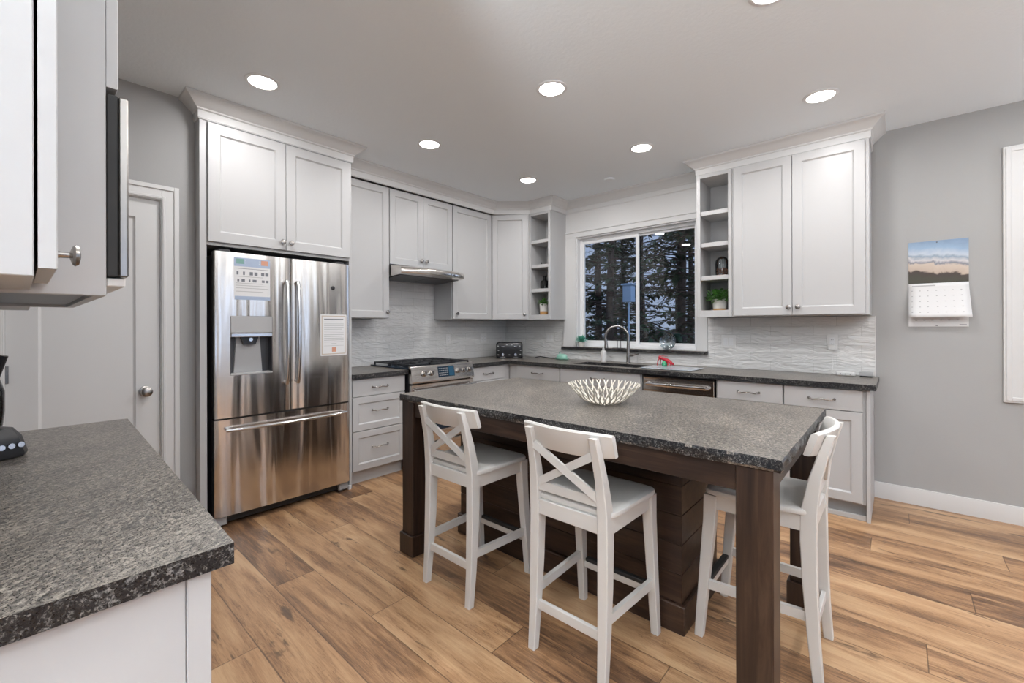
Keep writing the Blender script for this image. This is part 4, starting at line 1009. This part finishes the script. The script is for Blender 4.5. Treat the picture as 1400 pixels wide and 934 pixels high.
# cloche of dried petals
sx, sy, sz = -1.150, 4.130, 1.718+0.0195
t = thing('glass_cloche', 'domed glass jar of copper-coloured petals on the shelf above the plant', 'cloche', (sx, sy, sz))
m = MB(); m.lathe((sx, sy, sz), (0, 0, 1), [(0.058, 0), (0.060, 0.006), (0.054, 0.010)], 28); obj('base', m, 'copper', t)
m = MB(); m.lathe((sx, sy, sz+0.0105), (0, 0, 1), [(0.052, 0), (0.054, 0.10), (0.050, 0.125), (0.038, 0.150), (0.018, 0.163), (0.001, 0.166)], 28, False); obj('glass_dome', m, 'glass', t)
m = MB()
for i in range(7):
    a = 2*PI*i/7; m.tube([(sx+math.cos(a)*r, sy+math.sin(a)*r, sz+z) for r, z in ((0.0555, 0.008), (0.0565, 0.11), (0.052, 0.137), (0.038, 0.158), (0.018, 0.170), (0.0, 0.173))], 0.0016, 6)
obj('wire_frame', m, 'darkgrey', t)
m = MB(); r_ = random.Random(8)
for i in range(60):
    a = r_.uniform(0, 2*PI); r = 0.040*math.sqrt(r_.random()); c = Vector((sx+r*math.cos(a), sy+r*math.sin(a), sz+0.016+r_.random()*0.055)); s_ = 0.009
    m.lathe(c, (r_.uniform(-1, 1), r_.uniform(-1, 1), r_.uniform(-1, 1)), [(0.001, -s_*0.6), (s_, 0), (0.001, s_*0.6)], 6)
obj('petals', m, 'copper', t)
# dark bottles on the corner shelf
sx, sy, sz = -3.095, 4.120, 1.7375
m = MB(); m.lathe((sx, sy, sz), (0, 0, 1), [(0.050, 0), (0.054, 0.004), (0.054, 0.075), (0.046, 0.098), (0.022, 0.108), (0.020, 0.142), (0.027, 0.146), (0.027, 0.158)], 26)
tag(obj('bottle', m, 'smoke', loc=(sx, sy, sz)), 'squat dark glass bottle on the corner cabinet third shelf', 'bottle')
m = MB(); m.lathe((-3.15, 4.13, 2.0195), (0, 0, 1), [(0.010, 0), (0.011, 0.014), (0.006, 0.018), (0.008, 0.028), (0.011, 0.036), (0.004, 0.042)], 16)
tag(obj('ornament', m, 'darkgrey', loc=(-3.15, 4.13, 2.0195)), 'tiny dark ornament on the second shelf of the corner shelf cabinet', 'ornament')

# toaster in the corner
tx, ty = -3.535, 3.985
t = thing('toaster', 'black four-slice toaster in the counter corner', 'toaster', (tx, ty, CT))
ang = YAW - 0.02
ca, sa = math.cos(ang), math.sin(ang)
TT = lambda p: (tx + p[0]*ca - p[1]*sa, ty + p[0]*sa + p[1]*ca, CT + p[2])
m = MB(); W, D, H = 0.160, 0.125, 0.195
def rr(w, d, z, r=0.03, n=5):
    pts = []
    for cx_, cy_, a0 in ((w-r, d-r, 0), (-w+r, d-r, PI/2), (-w+r, -d+r, PI), (w-r, -d+r, 1.5*PI)):
        for i in range(n+1): a = a0+PI/2*i/n; pts.append(TT((cx_+r*math.cos(a), cy_+r*math.sin(a), z)))
    return pts
m.loft([rr(W-0.006, D-0.006, 0.010), rr(W, D, 0.022), rr(W, D, H-0.03), rr(W-0.006, D-0.006, H-0.010), rr(W-0.02, D-0.02, H)]); obj('body', m, 'black', t, 40)
m = MB()
for sx_ in (-1, 1):
    for sy_ in (-1, 1): m.box(sx_*0.072-0.058, sx_*0.072+0.058, sy_*0.045-0.014, sy_*0.045+0.014, H-0.002, H+0.0015, 0.001, TT)
obj('bread_slots', m, 'iron', t)
for sx_ in (-0.075, 0.075):
    m = MB(); m.box(sx_-0.004, sx_+0.004, -D-0.0015, -D+0.001, 0.06, 0.155, 0.0005, TT); obj('lever_slot', m, 'iron', t)
    m = MB(); m.box(sx_-0.018, sx_+0.018, -D-0.022, -D-0.002, 0.138, 0.152, 0.003, TT); obj('lever', m, 'chrome', t)
    m = MB(); m.lathe(TT((sx_, -D-0.001, 0.048)), Vector(TT((0, -1, 0)))-Vector(TT((0, 0, 0))), [(0.017, 0), (0.016, 0.012), (0.001, 0.013)], 18); obj('dial', m, 'chrome', t)
    m = MB(); m.box(sx_-0.030, sx_+0.030, -D-0.0025, -D-0.0005, 0.014, 0.020, 0.0005, TT); obj('crumb_tray_edge', m, 'chrome', t)
m = MB()
for u, v in ((-0.135, 0.15), (-0.13, 0.10), (-0.132, 0.045), (0.0, 0.045), (0.125, 0.15), (0.135, 0.10), (0.13, 0.05), (-0.03, 0.165), (0.03, 0.165)): m.box(u-0.008, u+0.008, -D-0.002, -D-0.0003, v-0.005, v+0.005, 0.0005, TT)
obj('buttons', m, 'grey', t)
m = MB(); m.tube([(-3.30, 4.20, CT+0.008), (-3.24, 4.22, CT+0.018), (-3.18, 4.22, CT+0.012), (-3.10, 4.235, CT+0.006), (-3.04, 4.26, CT+0.006), (-3.03, 4.30, CT+0.006), (-3.08, 4.308, CT+0.006)], 0.0055, 8)
obj('power_cord', m, 'rubber', t)
# mint butter dish
sx, sy = -2.885, 4.165
t = thing('butter_dish', 'mint green lidded dish on the counter left of the sink', 'dish', (sx, sy, CT))
def ell(a, b, z, n=28): return [(sx+a*math.cos(2*PI*i/n), sy+b*math.sin(2*PI*i/n), z) for i in range(n)]
m = MB(); m.loft([ell(0.075, 0.045, CT), ell(0.092, 0.058, CT+0.012), ell(0.094, 0.060, CT+0.016), ell(0.080, 0.050, CT+0.016)]); obj('tray', m, 'mint', t)
m = MB(); m.loft([ell(0.070, 0.042, CT+0.0165), ell(0.072, 0.043, CT+0.035), ell(0.062, 0.036, CT+0.055), ell(0.035, 0.020, CT+0.066), ell(0.006, 0.004, CT+0.068)]); ld = obj('lid', m, 'mint', t, 50)
m = MB(); m.lathe((sx-0.03, sy, CT+0.062), (0, 0, 1), [(0.007, 0), (0.006, 0.010), (0.012, 0.018), (0.011, 0.026), (0.002, 0.030)], 16); obj('lid_knob', m, 'mint', ld)
# glass cutting board, pressed-glass plate, red lobster
m = MB()
vs = [(-1.74, 3.76), (-1.28, 3.76), (-1.28, 4.06), (-1.74, 4.06)]
m.box(-1.745, -1.29, 3.765, 4.07, CT+0.004, CT+0.010, 0.002)
for x, y in ((-1.73, 3.78), (-1.305, 3.78), (-1.73, 4.055), (-1.305, 4.055)): m.cyl((x, y, CT), (0, 0, 1), 0.006, 0.0045, 10)
M['frost'] = paint('frosted_glass', (0.42, 0.47, 0.52), 0.12)
tag(obj('cutting_board', m, 'frost', loc=(-1.5, 3.9, CT)), 'pale frosted glass cutting board on the counter right of the sink', 'cutting board')
t = thing('glass_plate', 'round pressed-glass plate propped on the window sill', 'plate', (-1.70, 4.305, 1.0605))
m = MB(); ax_ = Vector((0.05, -1, 0.16)).normalized(); c = Vector((-1.70, 4.300, 1.0605+0.081))
prof = [(0.001, 0.004), (0.030, 0.004), (0.034, 0.007), (0.058, 0.010), (0.062, 0.014), (0.080, 0.020), (0.080, 0.017), (0.062, 0.010), (0.034, 0.002), (0.001, 0.000)]
m.lathe(c, ax_, prof, 40, False); obj('dish', m, 'plateglass', t, 50)
m = MB()
for k in range(24):
    a = 2*PI*k/24; u = ax_.orthogonal().normalized(); w = ax_.cross(u); q = u*math.cos(a)+w*math.sin(a)
    m.tube([c+q*0.036+ax_*0.009, c+q*0.056+ax_*0.012], 0.0022, 6); m.tube([c+q*0.064+ax_*0.016, c+q*0.078+ax_*0.021], 0.0026, 6)
obj('relief', m, 'plateglass', t)
t = thing('lobster_figurine', 'small red and green crustacean ornament on the cutting board', 'figurine', (-1.63, 4.02, CT+0.0105))
lx, ly, lz = -1.635, 4.04, CT+0.0105
m = MB()
FLATK[0] = 1.0
body = [(-0.055, 0, 0.072), (-0.045, 0, 0.078), (-0.025, 0, 0.072), (0.005, 0, 0.062), (0.035, 0, 0.048), (0.060, 0, 0.036), (0.075, 0, 0.024), (0.082, 0, 0.012)]
m.tube([(lx+a, ly+b, lz+c_) for a, b, c_ in body], [0.006, 0.018, 0.013, 0.017, 0.020, 0.015, 0.010, 0.004], 12); lb = obj('body', m, 'red', t, 50)
for sg in (-1, 1):
    for k, (a, z) in enumerate(((-0.04, 0.068), (0.045, 0.042), (0.062, 0.034))):
        m = MB(); m.tube([(lx+a, ly+sg*0.010, lz+z), (lx+a-0.008+0.010*k, ly+sg*0.030, lz+z*0.75), (lx+a-0.012+0.014*k, ly+sg*0.036, lz+0.003)], [0.005, 0.0055, 0.003], 8); obj('leg', m, 'red', t)
    m = MB(); m.tube([(lx-0.050, ly+sg*0.006, lz+0.088), (lx-0.02, ly+sg*0.012, lz+0.094), (lx+0.03, ly+sg*0.014, lz+0.088)], [0.0025, 0.0018, 0.001], 6); obj('feeler', m, 'red', t)
m = MB(); m.lathe((lx+0.005, ly-0.004, lz+0.0), (0, 0, 1), [(0.020, 0), (0.026, 0.010), (0.022, 0.030), (0.012, 0.048), (0.002, 0.052)], 16); obj('green_bead', m, 'greenglass', t)

# ------------------------------------------------------------------ outlets and switches
def outlet(label, fr, u, v, w, gangs=1, kind='outlet', name='wall_outlet'):
    t = thing(name, label, kind, fr((u, v, w)))
    W = 0.036+0.046*(gangs-1)/2*1.0; m = MB(); m.box(u-W, u+W, v-0.058, v+0.058, w, w+0.005, 0.002, fr); obj('cover_plate', m, 'white', t)
    for g in range(gangs):
        uc = u + (g-(gangs-1)/2)*0.046
        m = MB(); m.box(uc-0.0165, uc+0.0165, v-0.034, v+0.034, w+0.0052, w+0.0072, 0.001, fr); s_ = obj('insert', m, 'vinyl', t)
        if kind == 'outlet':
            m = MB()
            for dv in (-0.018, 0.018):
                for du in (-0.006, 0.006): m.box(uc+du-0.001, uc+du+0.001, v+dv-0.004, v+dv+0.005, w+0.0073, w+0.0076, 0, fr)
            obj('slots', m, 'darkgrey', s_)
    return t
wt = -YW+0.0085
outlet('white double switch plate on the tiles beside the window', FW, -1.150, 1.155, wt, 2, 'switch', 'light_switch')
outlet('white outlet behind the plugged-in charger over the right counter', FW, -0.385, 1.170, wt)
outlet('white outlet on the left wall tiles behind the range', FF, 3.321, 1.150, XF+0.0085)
outlet('white double outlet on the left wall tiles by the toaster', FF, 3.90, 1.150, XF+0.0085, 2)
outlet('white switch plate on the tiles under the corner shelf cabinet', FW, -3.165, 1.160, wt, 2, 'switch', 'light_switch')
t = thing('plug_charger', 'white plug-in charger with a thin cord on the right outlet', 'charger', (-0.383, YW-0.03, 1.10))
m = MB(); m.box(-0.408, -0.358, YW-0.048, YW-0.0165, 1.108, 1.150, 0.004); obj('charger_body', m, 'white', t)
m = MB(); m.tube([(-0.383, YW-0.040, 1.108), (-0.384, YW-0.042, 1.06), (-0.378, YW-0.03, 0.99), (-0.386, YW-0.045, 0.93), (-0.36, YW-0.07, CT+0.004), (-0.33, YW-0.09, CT+0.003)], 0.0022, 6); obj('cord', m, 'white', t)
t = thing('power_strip', 'small white plug strip lying at the back of the right counter', 'plug strip', (-0.29, 4.235, CT))
m = MB(); m.box(-0.355, -0.235, 4.215, 4.262, CT+0.0005, CT+0.030, 0.006); obj('strip_body', m, 'white', t)
m = MB()
for x in (-0.325, -0.295, -0.265): m.box(x-0.004, x+0.004, 4.2125, 4.2148, CT+0.012, CT+0.018, 0)
obj('sockets', m, 'darkgrey', t)
t = thing('small_box', 'small flat grey device at the right end of the counter', 'device', (-0.18, 4.24, CT))
m = MB(); m.box(-0.212, -0.132, 4.205, 4.285, CT+0.009, CT+0.040, 0.003); obj('case', m, 'grey', t)
m = MB(); m.box(-0.208, -0.136, 4.209, 4.281, CT+0.0003, CT+0.0088, 0.001); obj('base', m, 'black', t)

# ------------------------------------------------------------------ wall calendar
cu0, cu1 = 0.064, 0.368
t = thing('wall_calendar', 'open wall calendar with a beach photograph on the grey wall', 'calendar', (0.216, YW-0.004, 1.60))
m = MB(); m.box(cu0, cu1, YW-0.005, YW-0.002, 1.602, 1.902, 0.0); obj('photo_page', m, 'seascape', t, 0)
m = MB(); m.box(cu0, cu1, YW-0.004, YW-0.001, 1.292, 1.6015, 0.0); obj('back_page', m, 'paper', t, 0)
def sheetp(u, q): # curling front page
    return (u + (0.012*q if u > 0.2 else 0.0), YW-0.006-0.060*q**1.5, 1.600-0.242*q)
m = MB(); n = 10
m.loft([[sheetp(cu0+(cu1-cu0)*i/6, k/n) for i in range(7)] for k in range(n+1)], False, False); pg = obj('month_page', m, 'paper', t, 60)
pg.modifiers.new('thickness', 'SOLIDIFY').thickness = 0.0006
m = MB()
def mark(q0, q1, a, b, off=0.0012):
    vs = [sheetp(cu0+(cu1-cu0)*a, q0), sheetp(cu0+(cu1-cu0)*b, q0), sheetp(cu0+(cu1-cu0)*b, q1), sheetp(cu0+(cu1-cu0)*a, q1)]
    m.loft([[Vector(v)+Vector((0, -off, -off*0.3)) for v in vs], [Vector(v)+Vector((0, -off-0.0003, -off*0.3)) for v in vs]])
for r_ in range(5):
    for c_ in range(7): mark(0.20+r_*0.16, 0.222+r_*0.16, 0.05+c_*0.135, 0.075+c_*0.135)
mark(0.05, 0.08, 0.06, 0.46); obj('print', m, 'inkp', pg, 0)
m = MB()
for c_ in range(6): m.box(cu0+0.035+c_*0.042, cu0+0.047+c_*0.042, YW-0.0046, YW-0.0041, 1.336, 1.341)
m.box(cu1-0.045, cu1-0.01, YW-0.0046, YW-0.0041, 1.306, 1.309); obj('back_print', m, 'ink', t, 0)
m = MB(); m.cyl((0.212, YW-0.005, 1.890), (0, -1, 0), 0.004, 0.003, 10); obj('pin', m, 'darkgrey', t)
m = MB(); m.box(0.206, 0.216, YW-0.0048, YW-0.0041, 1.297, 1.301); obj('hole', m, 'darkgrey', t)

# ------------------------------------------------------------------ appliance on the near left counter
ax0, ay0 = -2.02, -0.118
t = thing('food_processor', 'black-based food processor with clear bowl, cut by the left edge', 'food processor', (ax0, ay0, CT))
fa = math.radians(30); fc, fs_ = math.cos(fa), math.sin(fa)
TP = lambda p: (ax0 + p[0]*fc - p[1]*fs_, ay0 + p[0]*fs_ + p[1]*fc, CT + p[2])
m = MB(); m.loft([[TP((x*w, y*d, z)) for x, y in ((-1, -.8), (-.8, -1), (.8, -1), (1, -.8), (1, .8), (.8, 1), (-.8, 1), (-1, .8))] for w, d, z in ((0.105, 0.10, 0.003), (0.108, 0.103, 0.012), (0.100, 0.092, 0.062), (0.085, 0.078, 0.088))]); obj('base', m, 'black', t, 35)
m = MB(); m.loft([[TP((x, y, z)) for x, z in ((0.104, 0.022), (0.1085, 0.022), (0.1035, 0.058), (0.099, 0.058))] for y in (-0.05, 0.005)]); obj('blue_panel', m, 'bluebtn', t)
for k in range(3):
    m = MB(); m.lathe(TP((0.104, 0.030+0.022*k, 0.038)), Vector(TP((1, 0, 0.12)))-Vector(TP((0, 0, 0))), [(0.009, 0), (0.008, 0.006), (0.001, 0.006)], 14); obj('button', m, 'chrome', t)
m = MB(); m.lathe(TP((0, 0, 0.0885)), (0, 0, 1), [(0.055, 0), (0.082, 0.006), (0.086, 0.05), (0.086, 0.11), (0.075, 0.150), (0.045, 0.175), (0.020, 0.182)], 32, False); obj('clear_bowl', m, 'glass', t, 50)
m = MB(); m.lathe(TP((0, 0, 0.0885)), (0, 0, 1), [(0.020, 0), (0.016, 0.05), (0.010, 0.10)], 14); obj('spindle', m, 'black', t)
m = MB(); m.tube([TP((-0.075, -0.04, 0.12)), TP((-0.115, -0.06, 0.13)), TP((-0.115, -0.06, 0.20)), TP((-0.075, -0.04, 0.215))], 0.010, 10); obj('handle', m, 'black', t)
t = thing('knife_block', 'dark knife handle poking in at the left photo edge over the counter', 'knife block', (-2.2, -0.16, CT))
m = MB(); m.loft([[(x, y, z) for x, y in ((-2.26+o, -0.20+o), (-2.14+o, -0.20+o), (-2.14+o, -0.08+o), (-2.26+o, -0.08+o))] for z, o in ((CT, 0.0), (CT+0.18, 0.015))]); obj('block', m, 'black', t)
for k in range(3):
    m = MB(); m.tube([(-2.19+0.02*k, -0.075+0.004*k, CT+0.18), (-2.175+0.02*k, -0.045+0.004*k, CT+0.30)], [0.009, 0.011], 10); obj('knife_handle', m, 'black', t)

# ------------------------------------------------------------------ outdoors
m = MB(); m.box(-60, 40, YW+0.25, 70, -0.9, -0.6); struct('forest_floor', m, 'ground', 0)
def conifer_meshes(seed, H, trunk_r):
    r_ = random.Random(seed); tr = MB(); n = 10
    pts = [(0.03*math.sin(i*1.7+seed), 0.03*math.cos(i*1.3), H*i/n) for i in range(n+1)]
    tr.tube(pts, [trunk_r*(1-0.85*i/n) for i in range(n+1)], 10)
    fo = MB()
    for k in range(int(H*9)):
        z = H*(0.10+0.88*(k+r_.random())/(H*9)); L = (H-z)*0.20+0.75; L *= r_.uniform(0.45, 1.05)
        a = r_.uniform(0, 2*PI); sag = r_.uniform(-0.05, 0.30)
        d = Vector((math.cos(a), math.sin(a), 0)); p0 = Vector((0, 0, z))
        mid = p0 + d*L*0.5 + Vector((0, 0, 0.04*L)); end = p0 + d*L + Vector((0, 0, -sag*L))
        tr.tube([p0, mid, end], [0.022, 0.013, 0.004], 5)
        ns = int(9+L*9)
        for j in range(ns):
            q = 0.18+0.82*(j+r_.random())/ns; c = (p0.lerp(mid, q*2) if q < .5 else mid.lerp(end, q*2-1))
            s_ = Vector((-d.y, d.x, 0))*(1 if j % 2 else -1)
            l2 = 0.30*(1.15-q)*r_.uniform(0.6, 1.4)+0.07; dd = (s_*r_.uniform(0.5, 1.1) + d*r_.uniform(0.2, 0.9) + Vector((0, 0, r_.uniform(-0.55, 0.25)))).normalized()
            w = Vector((0, 0, 1)).cross(dd); w = (w if w.length > 0.1 else Vector((1, 0, 0))).normalized()*l2*0.20; up = w.cross(dd).normalized()*0.012
            a_, b_ = c, c+dd*l2
            fo.add([a_-w*0.3, a_+w*0.3, b_-w*0.1+up, c+dd*l2*0.5+w-up, c+dd*l2*0.5-w-up, b_+w*0.1+up], [(0, 1, 3, 4), (4, 3, 5, 2)])
    return tr, fo
TL = 'tall dark conifer seen through the kitchen window'
protos = []
def finish(tr, fo, H):
    t = thing('conifer', TL, 'tree', (0, 0, -0.6), 'conifers outside the window')
    for q in (tr, fo): q.v = [v + Vector((0, 0, -0.6)) for v in q.v]
    obj('trunk', tr, 'bark', t, 60); obj('foliage', fo, 'needles', t, 0); return t
for sd, H, r0 in ((1, 10.5, 0.11), (2, 12.0, 0.14), (3, 9.0, 0.09)):
    protos.append(finish(*conifer_meshes(sd, H, r0), H))
spots = [(-5.2, 9.6), (-4.2, 11.5), (-7.9, 12.2), (-6.3, 10.9), (-5.0, 13.6), (-9.6, 14.0), (-3.3, 10.2), (-7.0, 15.2), (-11.5, 16.5), (-8.9, 17.4), (-6.2, 18.0), (-4.4, 16.6), (-10.6, 20.0), (-2.9, 13.4), (-12.6, 14.6)]
for i, (x, y) in enumerate(spots):
    if i < 3: protos[i].location = (x, y, -0.6); protos[i].rotation_euler = (0, 0, i*1.1)
    else: dup(protos[(i*7) % 3], (x, y, -0.6), i*1.37)
t = thing('bird_house', 'pale blue box on a post among the trees outside', 'bird house', (-4.44, 9.0, -0.6))
m = MB(); m.box(-4.535, -4.335, 8.9, 9.1, 1.83, 2.20, 0.004); obj('box', m, 'housing', t)
m = MB(); m.loft([[(-4.58, 8.87, 2.201), (-4.30, 8.87, 2.201), (-4.30, 9.13, 2.201), (-4.58, 9.13, 2.201)], [(-4.56, 8.89, 2.235), (-4.32, 8.89, 2.235), (-4.32, 9.11, 2.235), (-4.56, 9.11, 2.235)]]); obj('roof', m, 'housing', t)
m = MB(); m.cyl((-4.44, 9.0, -0.6), (0, 0, 1), 0.022, 2.43, 12); obj('post', m, 'housing', t)
